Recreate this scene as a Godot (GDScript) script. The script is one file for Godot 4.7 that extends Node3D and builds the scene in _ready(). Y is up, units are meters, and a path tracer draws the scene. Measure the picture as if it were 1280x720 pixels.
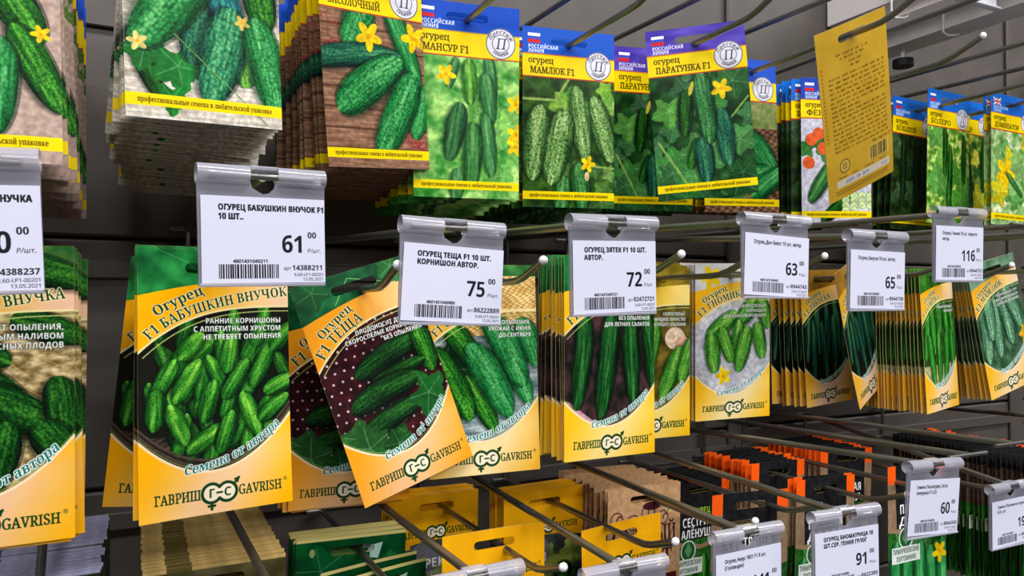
extends Node3D
# A shop rack of seed packets on wire hooks. y is up, metres. The rack's back panel is the plane z = 0,
# hooks stick out towards +z, the photographer stands in the aisle and looks a little to the right.

const PW := 0.082    # packet width
const PH := 0.146    # packet height
const SLOT_Y := 0.0105   # hanging slot below the packet's top edge
const SLOT_HALF := 0.0165
const SLOT_R := 0.003

var rng := RandomNumberGenerator.new()
var counts := {}
var mats := {}
var packet_shapes := []

func _ready() -> void:
	rng.seed = 7
	# --- camera -------------------------------------------------------------------------------
	var cam := Camera3D.new()
	cam.name = "camera"
	cam.fov = 41.93
	cam.near = 0.01
	cam.position = Vector3(0, 1.4, 0.68)
	cam.rotation_degrees = Vector3(1.0, -26.5, 0)
	add_child(cam)
	# --- sky and exposure ---------------------------------------------------------------------
	var we := WorldEnvironment.new()
	we.name = "world_environment"
	var env := Environment.new()
	env.background_mode = Environment.BG_COLOR
	env.background_color = Color(0.2, 0.2, 0.21)
	env.tonemap_mode = Environment.TONE_MAPPER_LINEAR
	env.tonemap_exposure = 0.62
	env.sdfgi_enabled = true
	env.ssao_enabled = true
	env.ssil_enabled = true
	we.environment = env
	add_child(we)
	# --- ceiling lamps over the aisle ---------------------------------------------------------
	for x in [-1.0, 0.5, 2.0]:
		ceiling_lamp(Vector3(x, 2.97, 1.05), 1.2, 5, "short white ceiling lamp over the rack's aisle")
	for z in [3.4, 5.4]:
		ceiling_lamp(Vector3(0.5, 2.97, z), 5.0, 23, "long white ceiling lamp over the hall behind the aisle")
	make_materials()
	build_room()
	build_rack()
	for s in 3:
		packet_shapes.append(packet_mesh([0.0, 0.0022, -0.0018][s]))
	build_packets()
	build_hooks()
	build_tags()

# ---------------------------------------------------------------------------------------------
# helpers
# ---------------------------------------------------------------------------------------------
func mat(c: Color, rough := 0.6, metal := 0.0, spec := 0.5) -> StandardMaterial3D:
	var m := StandardMaterial3D.new()
	m.albedo_color = c
	m.roughness = rough
	m.metallic = metal
	m.metallic_specular = spec
	return m

func make_materials() -> void:
	mats.wire = mat(Color(0.55, 0.55, 0.53), 0.32, 0.9)
	mats.cap = mat(Color(0.92, 0.92, 0.94), 0.3)
	mats.clear = mat(Color(0.74, 0.74, 0.79, 0.50), 0.12)
	mats.clear.transparency = BaseMaterial3D.TRANSPARENCY_ALPHA
	mats.film = mat(Color(0.58, 0.58, 0.63, 0.62), 0.2)
	mats.film.transparency = BaseMaterial3D.TRANSPARENCY_ALPHA
	mats.white_metal = mat(Color(0.93, 0.91, 0.90), 0.45)
	mats.black = mat(Color(0.03, 0.03, 0.03), 0.6)
	var n := FastNoiseLite.new()
	n.seed = 3
	n.frequency = 0.02
	n.fractal_octaves = 5
	var nt := NoiseTexture2D.new()
	nt.width = 256
	nt.height = 256
	nt.seamless = true
	nt.noise = n
	var g := Gradient.new()
	g.set_color(0, Color(0.27, 0.25, 0.23))
	g.set_color(1, Color(0.32, 0.295, 0.27))
	nt.color_ramp = g
	mats.panel = mat(Color.WHITE, 0.5)
	mats.panel.albedo_texture = nt
	mats.panel.uv1_triplanar = true
	mats.panel.uv1_world_triplanar = true
	mats.panel.uv1_scale = Vector3(3, 3, 3)
	mats.rail = mat(Color(0.29, 0.27, 0.25), 0.5)
	mats.wall = mat(Color(0.30, 0.29, 0.28), 0.8)
	mats.ceiling = mat(Color(0.88, 0.88, 0.87), 0.8)
	mats.floor = mat(Color(0.27, 0.26, 0.25), 0.6)

func numbered(called: String) -> String:
	var k: int = counts.get(called, 0)
	counts[called] = k + 1
	return called if k == 0 else "%s_%03d" % [called, k]

func tag(o: Node, label: String, category: String, group := "") -> void:
	o.set_meta("label", label)
	o.set_meta("category", category)
	if group:
		o.set_meta("group", group)

func thing(called: String, label: String, category: String, at := Vector3.ZERO, rot := Vector3.ZERO, group := "") -> Node3D:
	var o := Node3D.new()
	o.name = numbered(called)
	add_child(o)
	o.position = at
	o.rotation_degrees = rot
	tag(o, label, category, group)
	return o

func part(called: String, st: SurfaceTool, m: Material, parent: Node) -> MeshInstance3D:
	st.generate_normals()
	var o := MeshInstance3D.new()
	o.name = called
	o.mesh = st.commit()
	o.set_surface_override_material(0, m)
	parent.add_child(o, true)
	return o

func structure(called: String, st: SurfaceTool, m: Material) -> MeshInstance3D:
	var o := part(called, st, m, self)
	o.set_meta("kind", "structure")
	return o

func tool() -> SurfaceTool:
	var st := SurfaceTool.new()
	st.begin(Mesh.PRIMITIVE_TRIANGLES)
	st.set_smooth_group(-1)
	return st

func quad(st: SurfaceTool, a: Vector3, b: Vector3, c: Vector3, d: Vector3) -> void:   # clockwise from outside
	for p in [a, b, c, a, c, d]:
		st.add_vertex(p)

func box(st: SurfaceTool, lo: Vector3, hi: Vector3, ch := 0.0) -> void:
	# box with chamfered edges along z faces when ch > 0
	if ch <= 0.0:
		var p := []
		for i in 8:
			p.append(Vector3(hi.x if i & 1 else lo.x, hi.y if i & 2 else lo.y, hi.z if i & 4 else lo.z))
		for f in [[4, 6, 7, 5], [1, 3, 2, 0], [0, 2, 6, 4], [5, 7, 3, 1], [6, 2, 3, 7], [0, 4, 5, 1]]:
			quad(st, p[f[0]], p[f[1]], p[f[2]], p[f[3]])
		return
	var ring := func(z: float, k: float) -> Array:
		return [Vector3(lo.x + k, lo.y + k, z), Vector3(lo.x + k, hi.y - k, z), Vector3(hi.x - k, hi.y - k, z), Vector3(hi.x - k, lo.y + k, z)]
	var rs := [ring.call(hi.z, ch), ring.call(hi.z - ch, 0.0), ring.call(lo.z + ch, 0.0), ring.call(lo.z, ch)]
	quad(st, rs[0][0], rs[0][1], rs[0][2], rs[0][3])
	quad(st, rs[3][3], rs[3][2], rs[3][1], rs[3][0])
	for j in 3:
		for i in 4:
			var k := (i + 1) % 4
			quad(st, rs[j][i], rs[j + 1][i], rs[j + 1][k], rs[j][k])

func tube(st: SurfaceTool, pts: Array, r: float, sides := 10, caps := true) -> void:
	st.set_smooth_group(0)
	var rings := []
	for i in pts.size():
		var a: Vector3 = pts[maxi(i - 1, 0)]
		var b: Vector3 = pts[mini(i + 1, pts.size() - 1)]
		var t := (b - a).normalized()
		var n := t.cross(Vector3.UP if absf(t.y) < 0.9 else Vector3.RIGHT).normalized()
		var q := t.cross(n)
		var o := []
		for k in sides:
			var w := TAU * k / sides
			o.append(pts[i] + (n * cos(w) + q * sin(w)) * r)
		rings.append(o)
	for i in rings.size() - 1:
		for k in sides:
			var m := (k + 1) % sides
			quad(st, rings[i][k], rings[i + 1][k], rings[i + 1][m], rings[i][m])
	if caps:
		st.set_smooth_group(-1)
		for e in [0, rings.size() - 1]:
			for k in sides:
				var m := (k + 1) % sides
				st.add_vertex(pts[e])
				st.add_vertex(rings[e][m] if e else rings[e][k])
				st.add_vertex(rings[e][k] if e else rings[e][m])

func ball(st: SurfaceTool, c: Vector3, r: float, squash := 1.0) -> void:
	st.set_smooth_group(0)
	for i in 6:
		for k in 10:
			var p := []
			for e in [[i, k], [i + 1, k], [i + 1, k + 1], [i, k + 1]]:
				var th: float = PI * e[0] / 6.0
				var ph: float = TAU * e[1] / 10.0
				p.append(c + Vector3(sin(th) * cos(ph) * r, sin(th) * sin(ph) * r, cos(th) * r * squash))
			quad(st, p[0], p[3], p[2], p[1])

# ---------------------------------------------------------------------------------------------
# the shop around the rack
# ---------------------------------------------------------------------------------------------
func ceiling_lamp(p: Vector3, length: float, energy: float, label: String) -> void:
	var t := thing("ceiling_lamp", label, "lamp", p, Vector3.ZERO, "ceiling lamps")
	var h := length * 0.5
	var st := tool()
	box(st, Vector3(-h - 0.02, -0.01, -0.16), Vector3(h + 0.02, 0.03, 0.16), 0.005)
	part("housing", st, mat(Color(0.9, 0.9, 0.9), 0.5), t)
	st = tool()
	box(st, Vector3(-h, -0.02, -0.14), Vector3(h, -0.01, 0.14))
	var glow := mat(Color(1, 1, 1), 0.5)
	glow.emission_enabled = true
	glow.emission = Color(1.0, 0.99, 1.0)
	glow.emission_energy_multiplier = 2.0
	part("diffuser", st, glow, t)
	var l := AreaLight3D.new()
	l.name = "lamp_light"
	l.area_size = Vector2(length, 0.28)
	l.light_energy = energy
	l.light_color = Color(1.0, 0.99, 1.0)
	l.shadow_enabled = true
	l.area_range = 14.0
	t.add_child(l)
	l.position = Vector3(0, -0.03, 0)
	l.rotation_degrees = Vector3(-90, 0, 0)

func build_room() -> void:
	var st := tool()
	box(st, Vector3(-3.1, -0.1, -0.3), Vector3(4.1, 0.0, 7.3))
	structure("floor", st, mats.floor)
	st = tool()
	box(st, Vector3(-3.1, 3.0, -0.3), Vector3(4.1, 3.1, 7.3))
	structure("ceiling", st, mats.ceiling)
	st = tool()
	box(st, Vector3(-3.1, 0.0, 7.2), Vector3(4.1, 3.0, 7.3))
	structure("wall_front", st, mats.wall)
	st = tool()
	box(st, Vector3(-3.1, 0.0, -0.3), Vector3(-3.0, 3.0, 7.2))
	structure("wall_left", st, mats.wall)
	st = tool()
	box(st, Vector3(4.0, 0.0, -0.3), Vector3(4.1, 3.0, 7.2))
	structure("wall_right", st, mats.wall)
	st = tool()
	box(st, Vector3(-3.0, 0.0, -0.3), Vector3(4.0, 3.0, -0.2))
	structure("wall_back", st, mats.wall)

func build_rack() -> void:
	var r := thing("display_rack", "grey metal back of the shop rack carrying rows of wire hooks", "rack")
	var y := 0.25
	for k in 10:
		var st := tool()
		var y1 := y + 0.2
		box(st, Vector3(-1.4, y + 0.0015, -0.02), Vector3(2.2, y1 - 0.0015, 0.0), 0.002)
		part("panel", st, mats.panel, r)
		y = y1
	for ry in [1.625, 1.425, 1.225]:
		var st := tool()
		box(st, Vector3(-1.4, ry - 0.007, 0.0), Vector3(2.2, ry + 0.007, 0.005), 0.001)
		part("hook_rail", st, mats.rail, r)
	for x in [-0.75, 0.62, 1.17]:
		var st := tool()
		box(st, Vector3(x, 0.0, 0.0), Vector3(x + 0.03, 2.3, 0.006), 0.002)
		part("upright", st, mats.panel, r)
	var st := tool()
	box(st, Vector3(-1.4, 0.0, -0.12), Vector3(2.2, 2.3, -0.022))
	part("rear_frame", st, mats.rail, r)
	# white shelf supports above the top row, at the right
	var n := 0
	for b in [[0.836, 0.876, 1.716, 1.734], [0.79, 0.84, 1.752, 1.7995], [1.25, 1.29, 1.755, 1.79]]:
		var t := thing("shelf_support", ["white metal shelf support above the blue-topped packets, with levelling foot", "white metal shelf support higher up, carrying a white wire hook", "white metal shelf support farthest along the rack"][n], "shelf support", Vector3(b[0], b[2], 0))
		st = tool()
		box(st, Vector3(0, 0, 0.0), Vector3(b[1] - b[0], b[3] - b[2], 0.42), 0.003)
		part("beam", st, mats.white_metal, t)
		if n == 0:
			st = tool()
			tube(st, [Vector3(0.014, 0.0, 0.065), Vector3(0.014, -0.016, 0.065)], 0.003)
			part("foot_stem", st, mats.white_metal, t)
			st = tool()
			tube(st, [Vector3(0.014, -0.016, 0.065), Vector3(0.014, -0.025, 0.065)], 0.012, 20)
			part("foot_pad", st, mats.black, t)
		n += 1
	n = 0
	for p in [Vector3(0.834, 1.7355, 0.129), Vector3(0.788, 1.801, 0.097)]:
		var o := thing("wire_hook", ["small white wire hook hung over the lower white shelf support", "small white wire hook hung over the upper white shelf support"][n], "hook", p)
		st = tool()
		var dr: float = [0.024, 0.066][n]
		tube(st, [Vector3(0.012, 0.001, 0), Vector3(-0.0015, 0.001, 0), Vector3(-0.0022, -0.004, 0), Vector3(-0.0022, -dr, 0), Vector3(0.002, -dr - 0.004, 0.002), Vector3(0.012, -dr - 0.004, 0.006), Vector3(0.016, -dr - 0.002, 0.008), Vector3(0.017, -dr + 0.002, 0.008)], 0.0014, 8)
		part("wire", st, mats.cap, o)
		n += 1
	var o := thing("shelf_edge_strip", "white plastic price strip at the end of a shelf support", "price strip", Vector3(0.760, 1.709, 0.20), Vector3(0, 0, 0))
	st = tool()
	box(st, Vector3(-0.02, 0, 0), Vector3(0.05, 0.03, 0.003), 0.0008)
	part("strip", st, mats.cap, o)
	st = tool()
	box(st, Vector3(-0.02, -0.003, 0), Vector3(0.05, 0.0, 0.008), 0.0008)
	part("lip", st, mats.cap, o)

# ---------------------------------------------------------------------------------------------
# packets
# ---------------------------------------------------------------------------------------------
func packet_mesh(curl: float) -> ArrayMesh:
	var full := 6
	var depth := func(x: float, y: float) -> float:
		var ex := clampf((PW * 0.5 - absf(x)) / 0.012, 0.0, 1.0)
		var ey := clampf((-y - 0.03) / 0.03, 0.0, 1.0) * clampf((PH + y) / 0.012, 0.0, 1.0)
		return 0.00016 + 0.0009 * smoothstep(0.0, 1.0, ex) * smoothstep(0.0, 1.0, ey)
	var shift := func(x: float, y: float) -> float:
		return curl * (pow(x / (PW * 0.5), 2.0) * 0.6 + pow(maxf(0.0, -y / PH - 0.5) * 2.0, 2.0))
	var strips := []   # each: two rows of x, with y
	var rows := []
	var arc := []
	for i in 7:
		var a := PI * i / 6.0
		arc.append([-SLOT_Y + cos(a) * SLOT_R, SLOT_HALF - SLOT_R + sin(a) * SLOT_R])
	var span := func(y: float, x0: float, x1: float, n: int) -> Array:
		var o := []
		for k in n + 1:
			o.append(Vector2(lerpf(x0, x1, float(k) / n), y))
		return o
	var h := PW * 0.5
	strips.append([span.call(0.0, -h, h, full), span.call(arc[0][0], -h, h, full)])
	for i in 6:
		strips.append([span.call(arc[i][0], -h, -arc[i][1], 2), span.call(arc[i + 1][0], -h, -arc[i + 1][1], 2)])
		strips.append([span.call(arc[i][0], arc[i][1], h, 2), span.call(arc[i + 1][0], arc[i + 1][1], h, 2)])
	var ys := [arc[6][0], -0.03, -0.04, -0.05, -0.06, -0.085, -0.11, -0.134, -0.14, -PH]
	for i in ys.size() - 1:
		strips.append([span.call(ys[i], -h, h, full), span.call(ys[i + 1], -h, h, full)])
	var mesh := ArrayMesh.new()
	for side in [1.0, -1.0]:
		var st := SurfaceTool.new()
		st.begin(Mesh.PRIMITIVE_TRIANGLES)
		for s in strips:
			for k in s[0].size() - 1:
				var q := [s[0][k], s[0][k + 1], s[1][k + 1], s[1][k]]
				for i in ([0, 1, 2, 0, 2, 3] if side > 0 else [0, 2, 1, 0, 3, 2]):
					var p: Vector2 = q[i]
					st.set_uv(Vector2(0.5 + side * p.x / PW, -p.y / PH))
					st.add_vertex(Vector3(p.x, p.y, shift.call(p.x, p.y) + side * depth.call(p.x, p.y)))
		st.generate_normals()
		st.commit(mesh)
	var st := SurfaceTool.new()
	st.begin(Mesh.PRIMITIVE_TRIANGLES)
	st.set_smooth_group(-1)
	var rim := []
	for k in full + 1:
		rim.append(Vector2(lerpf(-h, h, float(k) / full), 0))
	for y in ys:
		rim.append(Vector2(h, y))
	for k in full:
		rim.append(Vector2(lerpf(h, -h, float(k + 1) / full), -PH))
	for i in ys.size() - 1:
		rim.append(Vector2(-h, ys[ys.size() - 2 - i]))
	for i in rim.size():
		var a: Vector2 = rim[i]
		var b: Vector2 = rim[(i + 1) % rim.size()]
		var za: float = shift.call(a.x, a.y)
		var zb: float = shift.call(b.x, b.y)
		quad(st, Vector3(a.x, a.y, za - 0.00016), Vector3(b.x, b.y, zb - 0.00016), Vector3(b.x, b.y, zb + 0.00016), Vector3(a.x, a.y, za + 0.00016))
	st.generate_normals()
	st.commit(mesh)
	return mesh

func paper(c: Canvas, rough := 0.40) -> StandardMaterial3D:
	var m := mat(Color.WHITE, rough, 0.0, 0.22)
	m.albedo_texture = c.tex()
	m.texture_filter = BaseMaterial3D.TEXTURE_FILTER_LINEAR
	return m

func packet(front: Material, back: Material, edge: Material, shape: int, at: Vector3, rot: Vector3, label: String, group: String) -> MeshInstance3D:
	var o := MeshInstance3D.new()
	o.name = numbered("seed_packet")
	o.mesh = packet_shapes[shape]
	o.set_surface_override_material(0, front)
	o.set_surface_override_material(1, back)
	o.set_surface_override_material(2, edge)
	add_child(o)
	o.position = at
	o.rotation_degrees = rot
	tag(o, label, "seed packet", group)
	return o

# a row of equal packets on one hook: the front one at its own pose, the others behind it
func stack(front: Material, edge: Material, at: Vector3, rot: Vector3, n: int, dz: float, d: String, o := {}) -> void:
	var g: String = o.get("group", d)
	packet(front, mats.back, edge, o.get("shape", 0), at, rot, o.get("first", d + (", front one" if n > 1 else "")), g)
	var to: Vector3 = o.get("drift", Vector3.ZERO)   # offset of the rearmost one
	var turn: Vector3 = o.get("turn", Vector3(0, rot.y * 0.6, rot.z * 0.3))
	var j: float = o.get("jit", 1.0)
	var z: float = at.z - o.get("gap", dz)
	for k in range(1, n):
		var f := float(k) / maxf(1.0, n - 1)
		var p := Vector3(at.x, at.y, z) + to * f + Vector3(rng.randf_range(-1, 1) * 0.0016, rng.randf_range(-1, 1) * 0.0012, 0) * j
		var r := rot.lerp(turn, minf(1.0, k / 8.0)) + Vector3(rng.randf_range(-0.3, 0.3), rng.randf_range(-0.5, 0.5), rng.randf_range(-1.3, 1.3)) * j
		z -= dz * rng.randf_range(0.9, 1.1)
		packet(front, mats.back, edge, 0, p, r, d + ", behind the front one", g)


func build_packets() -> void:
	mats.back = paper(print_plain_back())
	var cream := mat(Color(0.86, 0.80, 0.58), 0.7)
	var pale := mat(Color(0.74, 0.74, 0.78), 0.7)
	var tan := mat(Color(0.80, 0.66, 0.36), 0.7)
	var grey := mat(Color(0.42, 0.40, 0.36), 0.7)
	var blacke := mat(Color(0.16, 0.15, 0.14), 0.7)
	# ---- top row: blue heads with a round seal ----
	stack(paper(print_pink_board()), grey, Vector3(-0.0771, 1.6108, 0.2588), Vector3(0, 0, 1.4), 20, 0.0095, "blue-topped packet with cucumbers on a pinkish wooden board", {"drift": Vector3(0.002, -0.008, 0)})
	stack(paper(print_pale_slats()), grey, Vector3(0.0291, 1.6443, 0.2350), Vector3(0, 7.8, 2.1), 30, 0.0062, "blue-topped packet with big warty cucumbers on pale wooden slats", {"drift": Vector3(0.010, -0.018, 0), "turn": Vector3(0, 1, -2.5), "jit": 1.3})
	stack(paper(print_brown_boards()), grey, Vector3(0.1415, 1.6390, 0.1750), Vector3(3.0, 15.0, 5.2), 17, 0.0062, "blue-topped packet with cucumbers and yellow flowers on brown boards", {"drift": Vector3(-0.004, -0.010, 0), "jit": 1.4, "turn": Vector3(0, 2, 1.5), "shape": 1, "gap": 0.012})
	stack(paper(print_hanging_smooth(), 0.3), blacke, Vector3(0.2205, 1.6237, 0.1626), Vector3(3.0, -8.2, 0.5), 9, 0.0125, "blue-topped packet with long smooth cucumbers hanging in a bright garden", {"drift": Vector3(0.0, -0.006, 0), "turn": Vector3(1, -5, 0), "shape": 1, "gap": 0.006})
	stack(paper(print_hanging_warty(), 0.3), blacke, Vector3(0.3171, 1.6234, 0.1496), Vector3(2.5, -7.8, 1.0), 9, 0.0125, "blue-topped packet with pale warty cucumbers hanging on the vine", {"drift": Vector3(0.0, -0.004, 0), "turn": Vector3(1, -2, 0)})
	var leafy := paper(print_leafy(), 0.3)
	packet(leafy, mats.back, blacke, 1, Vector3(0.4206, 1.6331, 0.1816), Vector3(0.9, -35, 4.5), "purple-topped packet of leafy cucumbers, tilted in front of its twin", "purple-topped packets")
	stack(leafy, blacke, Vector3(0.4186, 1.6282, 0.1319), Vector3(4.4, -10.0, 0.9), 6, 0.008, "purple-topped packet of leafy cucumbers hanging straight", {"group": "purple-topped packets"})
	stack(paper(print_basket_green(), 0.3), blacke, Vector3(0.5058, 1.6290, 0.1443), Vector3(-0.4, -8.5, 1.2), 4, 0.01, "blue-topped packet with shiny cucumbers in a wicker basket")
	packet(paper(print_slices(), 0.3), mats.back, blacke, 0, Vector3(0.6294, 1.6239, 0.1502), Vector3(1.8, -11.9, 1.5), "blue-topped packet with cucumber slices on white ground", "")
	var shade := paper(print_vines(0), 0.3)
	stack(shade, blacke, Vector3(0.6235, 1.6230, 0.1420), Vector3(1.8, -9.0, 1.0), 8, 0.0070, "blue-topped dark packet hanging behind the white slice packet", {"drift": Vector3(-0.004, 0, 0), "turn": Vector3(0, 4, 0)})
	packet(paper(print_reverse(), 0.5), paper(print_vines(2), 0.3), cream, 2, Vector3(0.5150, 1.6268, 0.2618), Vector3(15.8, 1.9, 25.8), "packet hanging crooked with its yellow printed back turned outward", "")
	stack(shade, blacke, Vector3(0.7820, 1.6260, 0.1290), Vector3(2.5, 4.5, 0), 4, 0.008, "blue-topped packet with dark cucumbers in deep shade")
	stack(paper(print_vines(1), 0.3), blacke, Vector3(0.8063, 1.6322, 0.1525), Vector3(1.8, 3.9, 0.9), 1, 0.0060, "blue-topped packet with thin cucumbers among light green leaves")
	stack(paper(print_vines(2), 0.3), blacke, Vector3(0.8980, 1.6410, 0.1190), Vector3(0, 0, -1.0), 2, 0.008, "blue-topped packet with one long dark cucumber and yellow leaves")
	stack(paper(print_vines(3), 0.3), blacke, Vector3(0.8805, 1.6298, 0.1781), Vector3(0, 0, -1.0), 2, 0.008, "blue-topped packet with a small union flag and big yellow flower")
	# ---- middle row: yellow packets with an arched picture ----
	stack(paper(print_granddaughter()), cream, Vector3(-0.0696, 1.4271, 0.2433), Vector3(0, 0, 0.7), 8, 0.0040, "yellow packet with cucumbers scattered over straw", {"drift": Vector3(0.003, -0.004, 0), "jit": 1.4})
	var pile := paper(print_pile())
	stack(pile, cream, Vector3(0.0397, 1.4289, 0.2228), Vector3(-3.8, 11.0, -0.1), 4, 0.0048, "yellow packet with gherkins heaped in a dark basket", {"shape": 1, "gap": 0.007, "turn": Vector3(-2, 6, 0), "drift": Vector3(0, 0.002, 0), "jit": 0.6})
	for k in 4:
		packet(pile, mats.back, cream, 0, Vector3(0.0375 + 0.001 * k, 1.4225, 0.1880 - 0.0040 * k), Vector3(0.5, -3.0, -5.5 + 0.9 * k), "yellow packet of heaped gherkins slanting out behind the straight ones", "slanting packets of heaped gherkins")
	var cloth := paper(print_cloth())
	packet(cloth, mats.back, cream, 2, Vector3(0.1235, 1.4199, 0.1935), Vector3(-9.0, 4.7, 17.2), "orange-yellow packet with dark cucumbers on spotted cloth, swung to a slant", "packets with a spotted cloth")
	stack(cloth, cream, Vector3(0.1310, 1.4060, 0.1660), Vector3(0.0, -5.0, 0.4), 4, 0.0040, "orange-yellow packet with dark cucumbers on spotted cloth, hanging straight", {"group": "packets with a spotted cloth", "jit": 2.0})
	stack(paper(print_straw()), cream, Vector3(0.2190, 1.4250, 0.1930), Vector3(-3.0, -4.0, 0.3), 4, 0.0035, "yellow packet with cucumbers on a silver plate and straw")
	stack(paper(print_long_dark()), cream, Vector3(0.3110, 1.4323, 0.2184), Vector3(-0.7, 3.4, -0.5), 12, 0.0036, "yellow packet with four long dark cucumbers side by side", {"turn": Vector3(0, 2, 0)})
	stack(paper(print_garlic()), cream, Vector3(0.3925, 1.4292, 0.1597), Vector3(0, 0, -0.3), 5, 0.0045, "olive and yellow packet with cucumbers and garlic", {"drift": Vector3(0, 0.006, 0)})
	stack(paper(print_white_plate()), pale, Vector3(0.4990, 1.4354, 0.1432), Vector3(2.2, -7.6, 1.1), 6, 0.0046, "white-topped yellow packet with short cucumbers on a white plate", {"turn": Vector3(0, -2, 0)})
	var bl := paper(print_bluish())
	packet(bl, mats.back, cream, 1, Vector3(0.6541, 1.4397, 0.1440), Vector3(-1.2, 16.8, 18.8), "yellow packet of bluish slim cucumbers, twisted and slanting", "packets of bluish slim cucumbers")
	stack(bl, cream, Vector3(0.6750, 1.4335, 0.0930), Vector3(-1.5, 6.1, 2.5), 6, 0.0056, "yellow packet of bluish slim cucumbers, hanging straight", {"group": "packets of bluish slim cucumbers", "drift": Vector3(-0.012, 0, 0)})
	stack(paper(print_bunch()), cream, Vector3(0.7408, 1.4340, 0.1783), Vector3(-2.0, 13.2, 1.8), 18, 0.0046, "yellow packet with a bunch of bright green cucumbers", {"drift": Vector3(0.012, -0.003, 0), "turn": Vector3(-1, 12, 0.5), "jit": 0.7})
	stack(paper(print_warty_pale()), cream, Vector3(0.8276, 1.4447, 0.1821), Vector3(-1.4, -1.5, 13.6), 12, 0.0048, "yellow packet with pale bumpy cucumbers, slanting", {"drift": Vector3(0.03, -0.006, 0), "turn": Vector3(0, 4, 8)})
	# ---- bottom row ----
	var lilac := mat(Color(0.62, 0.62, 0.72), 0.6)
	stack(paper(print_sealed(Color(0.66, 0.66, 0.80), Color(0.10, 0.16, 0.06)), 0.5), lilac, Vector3(-0.0590, 1.2450, 0.18), Vector3(0, 0, 0), 27, 0.0048, "lilac-edged packet packed tightly below the straw-ground packets")
	stack(paper(print_sealed(Color(0.84, 0.70, 0.40), Color(0.30, 0.28, 0.10)), 0.5), tan, Vector3(0.0450, 1.2400, 0.185), Vector3(0, 1.5, -0.5), 42, 0.0034, "tan-edged packet in a tight row below the heaped gherkins", {"jit": 0.5})
	var green := paper(print_green_top(), 0.3)
	stack(green, cream, Vector3(0.1428, 1.2290, 0.1333), Vector3(0.1, 2.3, -2.5), 8, 0.0036, "green-topped packet standing in the row below the spotted cloth", {"turn": Vector3(0, 1, -2)})
	packet(green, mats.back, cream, 1, Vector3(0.1491, 1.2160, 0.1560), Vector3(2.0, 19.8, -3.0), "green-topped packet leaning forward below its row", "leaning green-topped packets")
	packet(green, mats.back, cream, 1, Vector3(0.1555, 1.2143, 0.1690), Vector3(2.0, 26.0, -4.6), "green-topped packet leaning forward below its row", "leaning green-topped packets")
	var perek := paper(print_yellow_top("ПЕРЕК"))
	var n1801 := paper(print_yellow_top("1801"))
	stack(perek, cream, Vector3(0.2312, 1.2347, 0.0715), Vector3(0.1, 5.9, -1.1), 6, 0.0045, "yellow-topped packet far back on its hook")
	packet(perek, mats.back, cream, 1, Vector3(0.2307, 1.2369, 0.1888), Vector3(0, 1.9, -0.2), "yellow-topped packet alone near the front of its hook", "")
	stack(n1801, cream, Vector3(0.3183, 1.2360, 0.1050), Vector3(0, 4.2, -0.1), 6, 0.005, "yellow-topped packet numbered 1801")
	packet(n1801, mats.back, cream, 1, Vector3(0.3441, 1.2261, 0.1834), Vector3(0, 6.4, 1.3), "yellow-topped packet hanging alone before the brown paper packets", "")
	stack(paper(print_kraft(), 0.6), tan, Vector3(0.3990, 1.2380, 0.1410), Vector3(0.2, 4.0, -1.0), 14, 0.0062, "brown paper packet with plum-coloured curls and letters", {"gap": 0.006, "jit": 1.5})
	var alen := paper(print_black(["СЕСТРИЦА", "АЛЁНУШКА"], GRASS, 50), 0.4)
	var livs := paper(print_black(["ПИКОВАЯ", "ДАМА"], EMERALD, 51), 0.4)
	stack(alen, blacke, Vector3(0.5000, 1.2250, 0.0960), Vector3(0.4, 6.0, -2.0), 8, 0.0075, "black packet with orange corners beside the brown paper packets")
	packet(alen, mats.back, blacke, 1, Vector3(0.4567, 1.2420, 0.2072), Vector3(0, -1.1, -2.0), "black packet with orange corners hanging nearest its hook's tip", "")
	stack(alen, blacke, Vector3(0.5844, 1.2375, 0.1149), Vector3(0.2, 5.9, -2.6), 11, 0.0068, "black packet with orange corners in the second black row")
	stack(livs, blacke, Vector3(0.5792, 1.2350, 0.1784), Vector3(0.1, 3.2, -2.3), 3, 0.0046, "black packet with orange corners behind the 91 price tag")
	stack(livs, blacke, Vector3(0.6885, 1.2408, 0.1112), Vector3(0, 1.2, -3.2), 11, 0.0072, "black packet with orange corners in the third black row")
	packet(livs, mats.back, blacke, 1, Vector3(0.6685, 1.2450, 0.2058), Vector3(0, -1.0, -0.1), "black packet of bright green cucumbers behind the 60 price tag", "")
	stack(paper(print_black(["ПИКОВАЯ", "ДАМА"], DEEP, 52, false), 0.5), blacke, Vector3(0.8810, 1.2350, 0.2350), Vector3(0, 3.0, 0), 36, 0.0052, "dark packet seen edge-on in a long row by the 60 tag", {"turn": Vector3(0, 2, 0), "jit": 1.3})

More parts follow.
